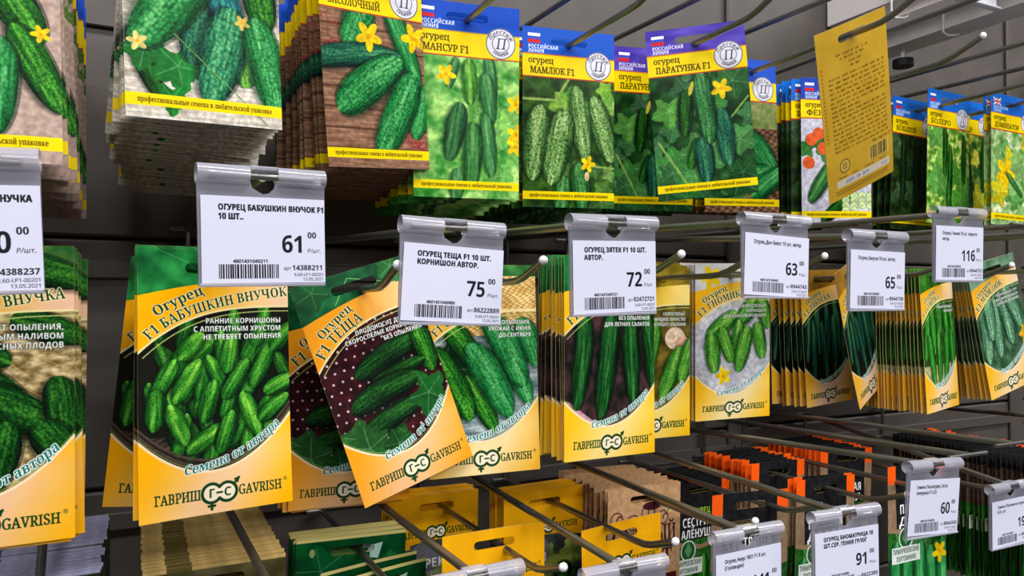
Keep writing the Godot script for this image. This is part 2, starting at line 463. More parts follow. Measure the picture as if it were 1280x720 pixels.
# ---------------------------------------------------------------------------------------------
# hooks
# ---------------------------------------------------------------------------------------------
func hook(x: float, y: float, tip: float, arm: Vector3, label: String, bare := false) -> void:
	var t := thing("wire_display_hook", label, "hook", Vector3(x, y, 0.0075), Vector3.ZERO, "wire display hooks")
	var st := tool()
	tube(st, [Vector3(-0.014, 0.044, 0.0), Vector3(-0.002, 0.044, 0.0), Vector3(0, 0.042, 0.0), Vector3(0, 0.002, 0.0), Vector3(-0.002, 0.0, 0.0), Vector3(-0.014, 0.0, 0.0)], 0.0022, 8)
	part("back_wire", st, mats.wire, t)
	var z := tip - 0.008
	st = tool()
	var rise := 0.013
	tube(st, [Vector3(0, 0, 0.002), Vector3(0, 0.001, z - 0.045), Vector3(0, 0.0016, z - 0.034), Vector3(0, 0.004, z - 0.024), Vector3(0, rise, z)], 0.0025, 10)
	var prong := part("prong", st, mats.wire, t)
	st = tool()
	ball(st, Vector3(0, rise + 0.0004, z + 0.001), 0.0031, 0.8)
	part("tip_cap", st, mats.cap, prong)
	var a := arm - t.position
	st = tool()
	tube(st, [Vector3(0, 0.044, 0.002), Vector3(a.x * 0.25, lerpf(0.044, a.y, 0.25), a.z * 0.25), Vector3(a.x * 0.98, lerpf(0.044, a.y, 0.97), a.z - 0.004), a], 0.0026, 10)
	var price_arm := part("price_arm", st, mats.wire, t)
	st = tool()
	tube(st, [a - Vector3(0.024, 0, 0), a + Vector3(0.024, 0, 0)], 0.0017, 8)
	part("cross_bar", st, mats.wire, price_arm)

var tag_poses := [
	# name lines, capitals, price, code, position, rotation
	[["ОГУРЕЦ БАБУШКИНА ВНУЧКА", "F1 10 ШТ.."], true, "60", "14388237", Vector3(-0.0652, 1.4592, 0.3295), Vector3(0, -0.9, 3.0)],
	[["ОГУРЕЦ БАБУШКИН ВНУЧОК F1", "10 ШТ.."], true, "61", "14388211", Vector3(0.0535, 1.4648, 0.3031), Vector3(0.8, 5.1, 1.3)],
	[["ОГУРЕЦ ТЕЩА F1 10 ШТ.", "КОРНИШОН АВТОР."], true, "75", "86222889", Vector3(0.1531, 1.4446, 0.3017), Vector3(0, 0.2, -1.6)],
	[["ОГУРЕЦ ЗЯТЕК F1 10 ШТ.", "АВТОР."], true, "72", "82472721", Vector3(0.2435, 1.4495, 0.3211), Vector3(1.3, 1.8, 1.3)],
	[["Огурец Дон Кихот 10 шт. автор"], false, "63", "8944743", Vector3(0.3856, 1.4594, 0.3050), Vector3(0, -0.3, -0.2)],
	[["Огурец Закуска 10 шт. автор."], false, "65", "8944738", Vector3(0.4710, 1.4507, 0.3170), Vector3(1.2, 0.9, 0.1)],
	[["Огурец Гномик 10 шт. закрыто", "автор."], false, "116", "8944732", Vector3(0.5644, 1.4723, 0.3167), Vector3(1.7, 0.3, 0.9)],
	[["Огурец Форвард F1 10 шт."], false, "88", "8944812", Vector3(0.1660, 1.2545, 0.3010), Vector3(0, 4.0, 0)],
	[["Огурец Меренга F1 8 шт."], false, "97", "8944820", Vector3(0.2639, 1.2438, 0.3024), Vector3(0, -0.6, 0.6)],
	[["Огурец Амур 1801 F1 8 шт.", "(Голландия)"], false, "141", "8844561", Vector3(0.3657, 1.2500, 0.2983), Vector3(0, 0.6, -0.2)],
	[["ОГУРЕЦ БИОМАТРИЦА 10", "ШТ.СЕР. ГЕНИЯ ГР/ЮГ"], true, "91", "8622380", Vector3(0.4424, 1.2566, 0.3120), Vector3(0, -4.5, 0.8)],
	[["Семена Пасалтурец Сестр", "Аленушка F1 0,3г"], false, "60", "8844330", Vector3(0.5369, 1.2815, 0.3138), Vector3(1.6, 0.1, -2.3)],
	[["Семена Пикомини огурец", "0,3г, шт"], false, "19", "8844337", Vector3(0.7028, 1.2382, 0.2730), Vector3(0.7, -0.8, 0.2)]]

func build_hooks() -> void:
	# top row: prong at the packets' slots, price arm above and a little to the right
	for h in [[-0.077, 1.5975, 0.29, "the pinkish board packets"], [0.033, 1.6290, 0.29, "the pale slat packets"], [0.148, 1.6330, 0.28, "the brown board packets"], [0.2205, 1.6105, 0.28, "the bright garden packets"], [0.3171, 1.6100, 0.28, "the pale warty cucumber packets"], [0.4210, 1.6175, 0.28, "the purple-topped packets"], [0.5195, 1.6167, 0.32, "the packet turned back to front"], [0.6300, 1.6080, 0.297, "the packets with cucumber slices"], [0.7900, 1.6150, 0.28, "the light green leaf packets"], [0.8850, 1.6210, 0.28, "the packets with a union flag"]]:
		hook(h[0], h[1], h[2], Vector3(h[0] + 0.025, 1.665, 0.30), "wire hook of the top row through " + h[3])
	var rows := [[-0.0700, 1.4140, 0.285], [0.0370, 1.4150, 0.27], [0.1320, 1.4070, 0.27], [0.2260, 1.4120, 0.27], [0.3300, 1.4185, 0.275], [0.3990, 1.4185, 0.27], [0.4960, 1.4230, 0.25]]
	for k in 7:
		var p: Vector3 = tag_poses[k][4]
		hook(rows[k][0], rows[k][1], rows[k][2], p - Vector3(0, 0.0048, 0), "wire hook of the middle row holding the %s price tag" % ["60", "61", "75", "72", "63", "65", "116"][k])
	for h in [[0.6600, 1.4240, "the bluish slim cucumber packets"], [0.7480, 1.4210, "the bright green bunch packets"], [0.8320, 1.4300, "the pale bumpy cucumber packets"]]:
		hook(h[0], h[1], 0.25, Vector3(h[0] + 0.025, 1.4650, 0.30), "wire hook of the middle row through " + h[2])
	rows = [[0.1480, 1.2150, 0.24], [0.2400, 1.2200, 0.27], [0.3280, 1.2235, 0.27], [0.4100, 1.2240, 0.26], [0.4780, 1.2270, 0.26], [0.7400, 1.2170, 0.26]]
	for k in 6:
		var p: Vector3 = tag_poses[7 + k][4]
		hook(rows[k][0], rows[k][1], rows[k][2], p - Vector3(0, 0.0048, 0), "wire hook of the bottom row holding the %s price tag" % ["88", "97", "141", "91", "60", "19"][k])
	for h in [[-0.0590, 1.2320, 1.236, "the lilac-edged packets"], [0.0480, 1.2270, 1.242, "the tan-edged packets"], [0.5800, 1.2240, 1.276, "the second black row"], [0.6400, 1.2290, 1.280, "the third black row"], [0.8820, 1.2220, 1.276, "the long row of dark packets"]]:
		hook(h[0], h[1], 0.26, Vector3(h[0] + 0.02, h[2], 0.30), "wire hook of the bottom row through " + h[3])

# ---------------------------------------------------------------------------------------------
# price tags
# ---------------------------------------------------------------------------------------------
func build_tags() -> void:
	var n := 0
	for s in tag_poses:
		var t := thing("price_tag", "clear plastic price tag reading %s.00, %s" % [s[2], ["at the end of the row", "before the heaped gherkins", "beside the spotted-cloth packets", "before the long dark cucumbers", "before the white-plate packets", "with a single line of text", "highest of its row", "below the spotted-cloth packets", "below the silver-plate packets", "before black packets", "between black packets", "before bright green cucumbers", "before the long row of dark packets"][n]], "price tag", s[4], s[5], "price tags on the hook arms")
		for k in [-1.0, 1.0]:
			var st := tool()
			tube(st, [Vector3(k * 0.0065, -0.0048, 0), Vector3(k * 0.030, -0.0048, 0)], 0.0048, 16, false)
			part("tube", st, mats.clear, t)
		var st := tool()
		box(st, Vector3(-0.0065, -0.0025, -0.0046), Vector3(0.0065, -0.0002, 0.0030), 0.0006)
		part("tube_bridge", st, mats.clear, t)
		# plate with a rounded notch below the bridge
		st = tool()
		var pts := [Vector2(-0.030, -0.0075), Vector2(-0.006, -0.0075)]
		for i in 7:
			var a := PI + PI * i / 6.0
			pts.append(Vector2(cos(a) * 0.006, -0.0075 + sin(a) * 0.006))
		pts += [Vector2(0.030, -0.0075), Vector2(0.0295, -0.0575), Vector2(-0.0295, -0.0575)]
		var pv := PackedVector2Array(pts)
		var idx := Geometry2D.triangulate_polygon(pv)
		for face in [0.0008, -0.0008]:
			for i in range(0, idx.size(), 3):
				var tri := [idx[i], idx[i + 1], idx[i + 2]]
				if face < 0:
					tri.reverse()
				for q in tri:
					st.add_vertex(Vector3(pv[q].x, pv[q].y, face))
		for i in pv.size():
			var a := pv[i]
			var b := pv[(i + 1) % pv.size()]
			quad(st, Vector3(a.x, a.y, 0.0008), Vector3(b.x, b.y, 0.0008), Vector3(b.x, b.y, -0.0008), Vector3(a.x, a.y, -0.0008))
		var plate := part("plate", st, mats.film, t)
		st = tool()
		box(st, Vector3(-0.0295, -0.0578, 0.0008), Vector3(0.0295, -0.0562, 0.0026), 0.0004)
		part("lip", st, mats.clear, plate)
		var lab := MeshInstance3D.new()
		lab.name = "label_card"
		var bm := SurfaceTool.new()
		bm.begin(Mesh.PRIMITIVE_TRIANGLES)
		bm.set_smooth_group(-1)
		for v in [[-1, 1], [1, 1], [1, -1], [-1, 1], [1, -1], [-1, -1]]:
			bm.set_uv(Vector2(0.5 + v[0] * 0.5, 0.5 - v[1] * 0.5))
			bm.add_vertex(Vector3(v[0] * 0.0290, v[1] * 0.0205, 0.0))
		bm.generate_normals()
		lab.mesh = bm.commit()
		var m := paper(print_label({"name": s[0], "caps": s[1], "price": s[2], "code": s[3], "sx": 0.85 if s[0][0].length() > 22 else 0.95}), 0.45)
		lab.set_surface_override_material(0, m)
		t.add_child(lab)
		lab.position = Vector3(0.0006, -0.0355, 0.0016)
		lab.rotation_degrees = Vector3(0, 0, rng.randf_range(-2.5, 1.0))
		n += 1

# ---------------------------------------------------------------------------------------------
# Printed artwork of the packets
# ---------------------------------------------------------------------------------------------
const DEEP := [Color(0.0, 0.05, 0.02), Color(0.04, 0.25, 0.06), Color(0.30, 0.58, 0.18)]
const GRASS := [Color(0.0, 0.08, 0.02), Color(0.07, 0.37, 0.08), Color(0.46, 0.76, 0.24)]
const LIME := [Color(0.06, 0.24, 0.05), Color(0.25, 0.56, 0.16), Color(0.66, 0.84, 0.40)]
const PALE := [Color(0.07, 0.20, 0.06), Color(0.33, 0.52, 0.24), Color(0.78, 0.86, 0.58)]
const BLUISH := [Color(0.01, 0.10, 0.09), Color(0.07, 0.34, 0.25), Color(0.36, 0.64, 0.42)]
const SMOOTH := [Color(0.04, 0.18, 0.07), Color(0.16, 0.42, 0.18), Color(0.50, 0.72, 0.42)]
const EMERALD := [Color(0.02, 0.22, 0.10), Color(0.10, 0.48, 0.22), Color(0.48, 0.80, 0.48)]
const INK := Color(0.06, 0.24, 0.11)
const PRESTIGE_STRIPE := "профессиональные семена в любительской упаковке"

func emblem(c: Canvas, u: float, v: float, r: float, ink := INK) -> void:
	var x := u * c.w
	var y := v * c.h
	var q := r * c.w
	for k in [-1.0, 1.0]:
		c.disc(x + k * q * 0.82, y, q, q, Color(0.96, 0.90, 0.78))
	c.ring(x - q * 0.82, y, q, q * 0.3, ink, 35, 325)
	c.ring(x + q * 0.82, y, q, q * 0.3, ink, -145, 145)
	c.line([Vector2(x - q * 0.82, y + q), Vector2(x - q * 0.82, y + q * 1.75)], q * 0.28, ink)
	c.line([Vector2(x - q * 1.2, y + q * 1.35), Vector2(x - q * 0.44, y + q * 1.35)], q * 0.24, ink)
	c.line([Vector2(x + q * 1.5, y - q * 0.7), Vector2(x + q * 2.1, y - q * 1.35)], q * 0.26, ink)
	c.poly([PackedVector2Array([Vector2(x + q * 2.2, y - q * 1.5), Vector2(x + q * 1.5, y - q * 1.25), Vector2(x + q * 1.98, y - q * 0.75)])], ink)
	c.text("Г", 1, q * 1.3, x - q * 0.85, y + q * 0.46, ink, {"al": 0.5})
	c.text("С", 1, q * 1.3, x + q * 0.85, y + q * 0.46, ink, {"al": 0.5})
	c.line([Vector2(x - q * 0.3, y), Vector2(x + q * 0.3, y)], q * 0.2, ink)

func maker_row(c: Canvas, v: float, ink := INK) -> void:
	c.text("ГАВРИШ", 2, c.h * 0.05, 0.09 * c.w, (v + 0.018) * c.h, ink, {"fit": 0.29 * c.w, "out": ink, "ow": 0.35})
	c.text("GAVRISH", 2, c.h * 0.05, 0.625 * c.w, (v + 0.018) * c.h, ink, {"fit": 0.30 * c.w, "out": ink, "ow": 0.35})
	c.text("®", 0, c.h * 0.02, 0.935 * c.w, (v - 0.012) * c.h, ink)
	emblem(c, 0.5, v, 0.062, ink)

# yellow packets with an arched photograph between two curves
func arched(c: Canvas, o: Dictionary) -> void:
	var hd: Array = o.get("head", [Color(0.03, 0.30, 0.13), Color(0.16, 0.58, 0.27)])
	var yel: Color = o.get("yellow", Color(1.0, 0.70, 0.0))
	var peach: Color = o.get("peach", Color(0.96, 0.80, 0.64))
	for y in c.h:
		var v := float(y) / c.h
		for x in c.w:
			var u := float(x) / c.w
			var top := 0.22 + 0.17 * pow(1.0 - u, 3.2)
			var bot := 0.71 + 0.583 * u - 0.648 * u * u
			var hb := 0.178 - 0.14 * u + 0.06 * u * u
			var k := 0.0
			var col := yel
			if v < hb:
				var t := clampf(0.5 + 0.9 * c.soft.get_noise_2d(x * 0.6, y * 0.6), 0.0, 1.0)
				col = hd[0].lerp(hd[1], t)
				k = 1.0
			elif v < top:
				col = yel.lerp(peach, smoothstep(0.25, 1.0, u + (v - 0.2) * 0.6))
				k = clampf((top - v) * c.h, 0.0, 1.0)
			elif v > bot:
				var m := clampf(1.25 - 2.3 * absf(u - 0.5 + (v - 0.9)), 0.0, 1.0) * smoothstep(0.62, 0.8, v)
				col = yel.lerp(peach, m * 0.9)
				k = clampf((v - bot) * c.h, 0.0, 1.0)
			if k > 0.0:
				c.dot(x, y, col.r, col.g, col.b, k)
			else:
				c.grain(x, y)
	var w := float(c.w)
	var h := float(c.h)
	if o.has("veins"):
		for t in 4:
			c.line([Vector2(0.62 * w, 0.12 * h), Vector2((0.1 + 0.27 * t) * w, 0.0)], 1.2, Color(0.5, 0.8, 0.5), 0.5)
	if o.has("head_art"):
		o.head_art.call(c)
	var arc_top := []
	var arc_bot := []
	for i in 33:
		var u := i / 32.0
		arc_top.append(Vector2(u * w, (0.22 + 0.17 * pow(1.0 - u, 3.2)) * h))
		arc_bot.append(Vector2(u * w, (0.712 + 0.583 * u - 0.648 * u * u) * h))
	c.line(arc_top, 0.014 * w, Color(0.93, 0.88, 0.62))
	c.line(arc_top.map(func(p): return p + Vector2(0.03 * w, 0.018 * h)), 0.008 * w, Color(0.80, 0.82, 0.48), 0.8)
	c.line(arc_bot, 0.016 * w, Color(0.95, 0.86, 0.70))
	c.line(arc_bot.map(func(p): return p - Vector2(0, 0.012 * h)), 0.006 * w, Color(0.55, 0.68, 0.30), 0.7)
	var lite := Color(1.0, 0.93, 0.72)
	c.text("Огурец", 3, h * 0.052, 0, 0, INK, {"path": [Vector2(0.11 * w, 0.258 * h), Vector2(0.27 * w, 0.20 * h), Vector2(0.62 * w, 0.128 * h)], "out": lite, "ow": 1.6})
	var ttl: String = o.get("title", "")
	var tp := [Vector2(0.07 * w, 0.345 * h), Vector2(0.26 * w, 0.225 * h), Vector2(0.97 * w, 0.178 * h)]
	c.text(ttl, 3, h * o.get("ts", 0.052), 0, 0, INK, {"path": tp, "sx": o.get("tx", 0.9), "out": lite, "ow": 1.6})
	var n := 0
	for s in o.get("lines", []):
		c.text(s, 1, h * 0.0285, 0.945 * w, (0.285 + 0.031 * n) * h, Color(0.97, 0.98, 0.97), {"al": 1.0, "sx": o.get("lx", 0.92), "out": Color(0.16, 0.22, 0.14), "ow": 0.5})
		n += 1
	c.text("Семена от автора", 3, h * 0.047, 0, 0, Color(0.10, 0.42, 0.38), {"path": [Vector2(0.27 * w, 0.846 * h), Vector2(0.66 * w, 0.835 * h), Vector2(0.97 * w, 0.668 * h)], "shear": 0.25, "out": Color(0.97, 0.99, 0.97), "ow": 1.7, "sx": 0.93})
	maker_row(c, o.get("row", 0.925))

# blue-topped packets with a yellow title band, a round seal and a yellow foot stripe
func banded(c: Canvas, o: Dictionary) -> void:
	var w := float(c.w)
	var h := float(c.h)
	var blue: Color = o.get("blue", Color(0.09, 0.30, 0.74))
	for y in range(int(0.277 * c.h), c.h):
		for x in c.w:
			c.grain(x, y)
	c.box(0, 0, 1, 0.145, blue)
	if o.has("blue2"):
		c.mottle(0, 0.145, blue, o.blue2, 0.3, 0.8, 2.0)
	var yel := Color(0.98, 0.86, 0.03)
	c.box(0, 0.147, 1, 0.152, Color(0.85, 0.45, 0.2))
	c.box(0, 0.152, 1, 0.272, yel)
	c.box(0, 0.272, 1, 0.277, Color(0.75, 0.2, 0.15))
	var flag: String = o.get("flag", "ru")
	if flag == "ru":
		c.box(0.06, 0.035, 0.19, 0.053, Color(0.97, 0.97, 0.98))
		c.box(0.06, 0.053, 0.19, 0.071, Color(0.22, 0.32, 0.75))
		c.box(0.06, 0.071, 0.19, 0.089, Color(0.85, 0.14, 0.16))
		c.text("РОССИЙСКАЯ", 1, h * 0.03, 0.06 * w, 0.118 * h, Color.WHITE, {"fit": 0.32 * w})
		c.text("ЛИНИЯ", 1, h * 0.03, 0.06 * w, 0.142 * h, Color.WHITE, {"fit": 0.17 * w})
	else:
		c.box(0.06, 0.035, 0.22, 0.089, Color(0.10, 0.18, 0.50))
		for k in [[0.06, 0.035, 0.22, 0.089], [0.06, 0.089, 0.22, 0.035]]:
			c.line([Vector2(k[0] * w, k[1] * h), Vector2(k[2] * w, k[3] * h)], 0.02 * w, Color(0.95, 0.95, 0.96))
		c.box(0.06, 0.053, 0.22, 0.071, Color(0.96, 0.96, 0.97))
		c.box(0.122, 0.035, 0.158, 0.089, Color(0.96, 0.96, 0.97))
		c.box(0.06, 0.057, 0.22, 0.067, Color(0.82, 0.12, 0.18))
		c.box(0.131, 0.035, 0.149, 0.089, Color(0.82, 0.12, 0.18))
		c.text("БРИТАНСКАЯ", 1, h * 0.03, 0.06 * w, 0.116 * h, Color(0.85, 0.88, 0.95), {"fit": 0.32 * w})
		c.text("ЛИНИЯ", 1, h * 0.03, 0.06 * w, 0.140 * h, Color(0.85, 0.88, 0.95), {"fit": 0.17 * w})
	var brown := Color(0.28, 0.22, 0.02)
	c.text("огурец", 2, h * 0.045, 0.06 * w, 0.198 * h, brown, {"out": brown, "ow": 0.3})
	c.text(o.get("title", ""), 2, h * 0.05, 0.08 * w, 0.254 * h, brown, {"fit": o.get("fit", 0.5) * w, "out": brown, "ow": 0.4})
	var cx := 0.82 * w
	var cy := 0.19 * h
	var r := 0.145 * w
	c.disc(cx, cy, r, r, Color(0.90, 0.90, 0.93))
	c.ring(cx, cy, r * 0.96, r * 0.06, Color(0.35, 0.35, 0.42))
	c.ring(cx, cy, r * 0.56, r * 0.045, Color(0.35, 0.35, 0.42))
	c.text("П", 2, r * 0.95, cx, cy + r * 0.34, Color(0.25, 0.25, 0.32), {"al": 0.5, "shear": 0.15})
	c.text("Престиж", 3, r * 0.36, 0, 0, Color(0.25, 0.25, 0.32), {"al": 0.5, "path": [Vector2(cx - r * 0.72, cy - r * 0.1), Vector2(cx, cy - r * 1.2), Vector2(cx + r * 0.72, cy - r * 0.1)], "shear": 0.2})
	c.text("семена", 3, r * 0.32, 0, 0, Color(0.25, 0.25, 0.32), {"al": 0.5, "path": [Vector2(cx - r * 0.62, cy + r * 0.5), Vector2(cx, cy + r * 1.1), Vector2(cx + r * 0.62, cy + r * 0.5)], "shear": 0.2})
	c.box(0, 0.912, 1, 0.956, yel)
	c.text(PRESTIGE_STRIPE, 3, h * 0.027, 0.5 * w, 0.942 * h, Color(0.25, 0.2, 0.02), {"al": 0.5, "fit": 0.86 * w})

func print_pile() -> Canvas:   # small gherkins heaped in a dark basket
	var c := Canvas.new(340, 606, Color(0.06, 0.07, 0.04), 11)
	c.weave(0.7, 0.92, Color(0.08, 0.06, 0.05), Color(0.30, 0.26, 0.22), 5.0)
	var r := c.rng
	for i in 46:
		var v := r.randf_range(0.28, 0.78)
		c.cuke(r.randf_range(0.05, 0.98), v, 0.30, 0.115, r.randf_range(-120, -40), DEEP if i < 20 else GRASS)
	for k in [[0.16, 0.49, -62, 0.30], [0.30, 0.50, -60, 0.34], [0.24, 0.66, 68, 0.30], [0.10, 0.60, 95, 0.28], [0.44, 0.58, -75, 0.30], [0.62, 0.50, -58, 0.32], [0.80, 0.45, -65, 0.36], [0.58, 0.40, -80, 0.28], [0.72, 0.64, 70, 0.34], [0.42, 0.72, -35, 0.30], [0.88, 0.62, -40, 0.28], [0.55, 0.70, -72, 0.30], [0.80, 0.30, -70, 0.3], [0.95, 0.34, -50, 0.26], [0.33, 0.37, -50, 0.24], [0.93, 0.53, -25, 0.26]]:
		c.cuke(k[0], k[1], k[3], 0.125, k[2], [Color(0.02, 0.14, 0.03), Color(0.13, 0.46, 0.10), Color(0.62, 0.86, 0.30)] if int(k[0] * 100.0) % 3 == 0 else GRASS)
	for k in 5:
		var rim := []
		for i in 25:
			var u := i / 24.0
			rim.append(Vector2(u * c.w, (0.668 + 0.011 * k + 0.583 * u - 0.648 * u * u) * c.h))
		c.line(rim, 5.0, Color(0.16, 0.12, 0.10) if k % 2 else Color(0.30, 0.25, 0.21))
	arched(c, {"title": "F1 БАБУШКИН ВНУЧОК", "tx": 0.86, "veins": true, "lines": ["РАННИЕ КОРНИШОНЫ", "С АППЕТИТНЫМ ХРУСТОМ", "НЕ ТРЕБУЕТ ОПЫЛЕНИЯ"]})
	return c

func print_cloth() -> Canvas:   # dark cucumbers on a spotted maroon cloth
	var c := Canvas.new(340, 606, Color(0.16, 0.05, 0.07), 12)
	c.mottle(0.2, 0.85, Color(0.10, 0.02, 0.04), Color(0.28, 0.08, 0.10))
	for i in 200:
		c.disc((i % 14) * 26.0 + (i / 14 % 2) * 13.0, 120 + (i / 14) * 26.0, 3.4, 3.4, Color(0.8, 0.7, 0.7))
	c.leaves(9, 0.70, 0.85, 0.16, [Color(0.07, 0.26, 0.08), Color(0.12, 0.36, 0.12)], 0.0, 0.45)
	var st := [Color(0.0, 0.04, 0.02), Color(0.03, 0.20, 0.06), Color(0.20, 0.48, 0.16)]
	c.cuke(0.60, 0.41, 0.72, 0.19, -12, st, 0.2)
	c.cuke(0.90, 0.44, 0.40, 0.20, 88, GRASS)
	c.cuke(0.60, 0.50, 0.55, 0.13, -8, st, 0.2)
	c.cuke(0.46, 0.56, 0.66, 0.21, -8, st, 0.2)
	c.cuke(0.44, 0.68, 0.62, 0.18, -14, st, 0.2)
	c.leaf(0.80, 0.64, 0.22, 40, Color(0.10, 0.38, 0.14))
	c.leaf(0.18, 0.77, 0.22, 200, Color(0.13, 0.36, 0.14))
	c.leaf(0.42, 0.80, 0.15, 120, Color(0.08, 0.30, 0.10))
	arched(c, {"title": "F1 ТЁЩА", "head": [Color(0.02, 0.22, 0.12), Color(0.10, 0.42, 0.22)], "yellow": Color(0.96, 0.62, 0.10), "peach": Color(0.95, 0.76, 0.56), "ts": 0.062, "head_art": func(k: Canvas): head_leaves(k), "lines": ["ПЛОДОНОСИТ ДО ЗИМЫ", "СКОРОСПЕЛЫЕ КОРНИШОНЫ", "БЕЗ ОПЫЛЕНИЯ"]})
	return c

func head_leaves(k: Canvas) -> void:
	k.leaf(0.15, 0.05, 0.16, 20, Color(0.08, 0.34, 0.14))
	k.leaf(0.85, 0.03, 0.16, 150, Color(0.16, 0.45, 0.20))
	k.poly([PackedVector2Array([Vector2(0.5, 0.08) * Vector2(k.w, k.h), Vector2(0.62, 0.06) * Vector2(k.w, k.h), Vector2(0.7, 0.10) * Vector2(k.w, k.h), Vector2(0.56, 0.11) * Vector2(k.w, k.h)])], Color(0.78, 0.78, 0.76))
	k.line([Vector2(0.3 * k.w, 0.13 * k.h), Vector2(0.46 * k.w, 0.03 * k.h), Vector2(0.8 * k.w, 0.1 * k.h)], 2.0, Color(0.5, 0.72, 0.4))

func print_straw() -> Canvas:   # cucumbers on a silvery plate with straw behind
	var c := Canvas.new(300, 534, Color(0.55, 0.60, 0.60), 13)
	c.mottle(0.2, 0.9, Color(0.25, 0.34, 0.34), Color(0.75, 0.80, 0.80), 0.5, 2.5)
	c.weave(0.1, 0.34, Color(0.62, 0.46, 0.20), Color(0.95, 0.84, 0.55), 3.0)
	c.leaf(0.12, 0.5, 0.3, 70, Color(0.05, 0.2, 0.08))
	for k in [[0.30, 0.38, 0.42, 0.22, 55], [0.92, 0.37, 0.45, 0.22, 70], [0.78, 0.52, 0.62, 0.20, 62], [0.70, 0.40, 0.75, 0.26, 62], [0.46, 0.66, 0.55, 0.19, 62], [0.20, 0.56, 0.72, 0.24, 60], [0.55, 0.55, 0.74, 0.27, 60]]:
		c.cuke(k[0], k[1], k[2], k[3], k[4], EMERALD if k[0] > 0.5 else GRASS, 0.15)
	arched(c, {"title": "F1 СВЕКРОВЬ", "head": [Color(0.05, 0.30, 0.12), Color(0.30, 0.55, 0.25)], "yellow": Color(0.93, 0.70, 0.20), "peach": Color(0.97, 0.88, 0.66), "lines": ["НЕ ТРЕБУЕТ ОПЫЛЕНИЯ,", "УРОЖАЙ С ИЮНЯ", "ДО СЕНТЯБРЯ"], "head_art": func(k: Canvas): k.weave(0.05, 0.21, Color(0.70, 0.52, 0.22), Color(0.96, 0.86, 0.60), 3.0)})
	return c

func print_long_dark() -> Canvas:   # four long glossy cucumbers standing side by side
	var c := Canvas.new(256, 456, Color(0.10, 0.12, 0.10), 14)
	c.mottle(0.2, 0.95, Color(0.05, 0.08, 0.05), Color(0.32, 0.20, 0.22), 1, 1, 1.6)
	for i in 12:
		c.disc((0.04 + 0.03 * i) * c.w, (0.74 + 0.012 * i) * c.h, 22, 12, Color(0.80, 0.42, 0.58).lerp(Color(0.92, 0.75, 0.80), c.rng.randf()), 0.5, 0.5)
	var st := [Color(0.0, 0.05, 0.02), Color(0.04, 0.24, 0.08), Color(0.30, 0.60, 0.28)]
	c.cuke(0.18, 0.50, 0.92, 0.20, 96, st, 0.2, 0.3)
	c.cuke(0.45, 0.53, 1.0, 0.22, 98, st, 0.1, 0.3)
	c.cuke(0.72, 0.50, 0.86, 0.20, 88, st, -0.1, 0.3)
	c.cuke(0.95, 0.46, 0.80, 0.20, 82, st, 0.1, 0.3)
	arched(c, {"title": "F1 ЗЯТЁК", "ts": 0.06, "yellow": Color(0.97, 0.74, 0.08), "peach": Color(0.97, 0.86, 0.55), "lines": ["РАННИЙ УРОЖАЙ", "БЕЗ ОПЫЛЕНИЯ", "ДЛЯ ЛЕТНИХ САЛАТОВ"]})
	return c

func print_granddaughter() -> Canvas:   # cucumbers scattered on straw
	var c := Canvas.new(300, 534, Color(0.62, 0.52, 0.34), 15)
	c.mottle(0.1, 0.95, Color(0.42, 0.34, 0.18), Color(0.86, 0.78, 0.58), 1.5, 3.0, 1.8)
	for i in 40:
		var a := Vector2(c.rng.randf() * c.w, c.rng.randf_range(0.15, 0.8) * c.h)
		c.line([a, a + Vector2(60, 0).rotated(c.rng.randf_range(-1, 1))], 1.4, Color(0.85, 0.74, 0.48), 0.7)
	for k in [[0.45, 0.33, 0.5, 0.2, 25, 0], [0.86, 0.28, 0.4, 0.18, 20, 0], [0.2, 0.42, 0.5, 0.2, 40, 1], [0.1, 0.60, 0.5, 0.22, 50, 1], [0.55, 0.47, 0.52, 0.22, 35, 0], [0.68, 0.55, 0.62, 0.24, 30, 0], [0.93, 0.56, 0.42, 0.20, 85, 0], [0.38, 0.70, 0.42, 0.2, 70, 1], [0.60, 0.71, 0.46, 0.22, 105, 0], [0.90, 0.68, 0.36, 0.22, 60, 0]]:
		c.cuke(k[0], k[1], k[2], k[3], k[4], DEEP if k[5] == 0 else GRASS, 0.1)
	arched(c, {"title": "F1 БАБУШКИНА ВНУЧКА", "tx": 0.78, "head": [Color(0.10, 0.32, 0.12), Color(0.50, 0.50, 0.28)], "yellow": Color(0.97, 0.70, 0.08), "peach": Color(0.93, 0.76, 0.62), "head_art": func(k: Canvas): k.cuke(0.8, 0.08, 0.6, 0.2, 15, DEEP), "lines": ["НЕ ТРЕБУЕТ ОПЫЛЕНИЯ,", "С ДРУЖНЫМ НАЛИВОМ", "ВКУСНЫХ ПЛОДОВ"]})
	return c

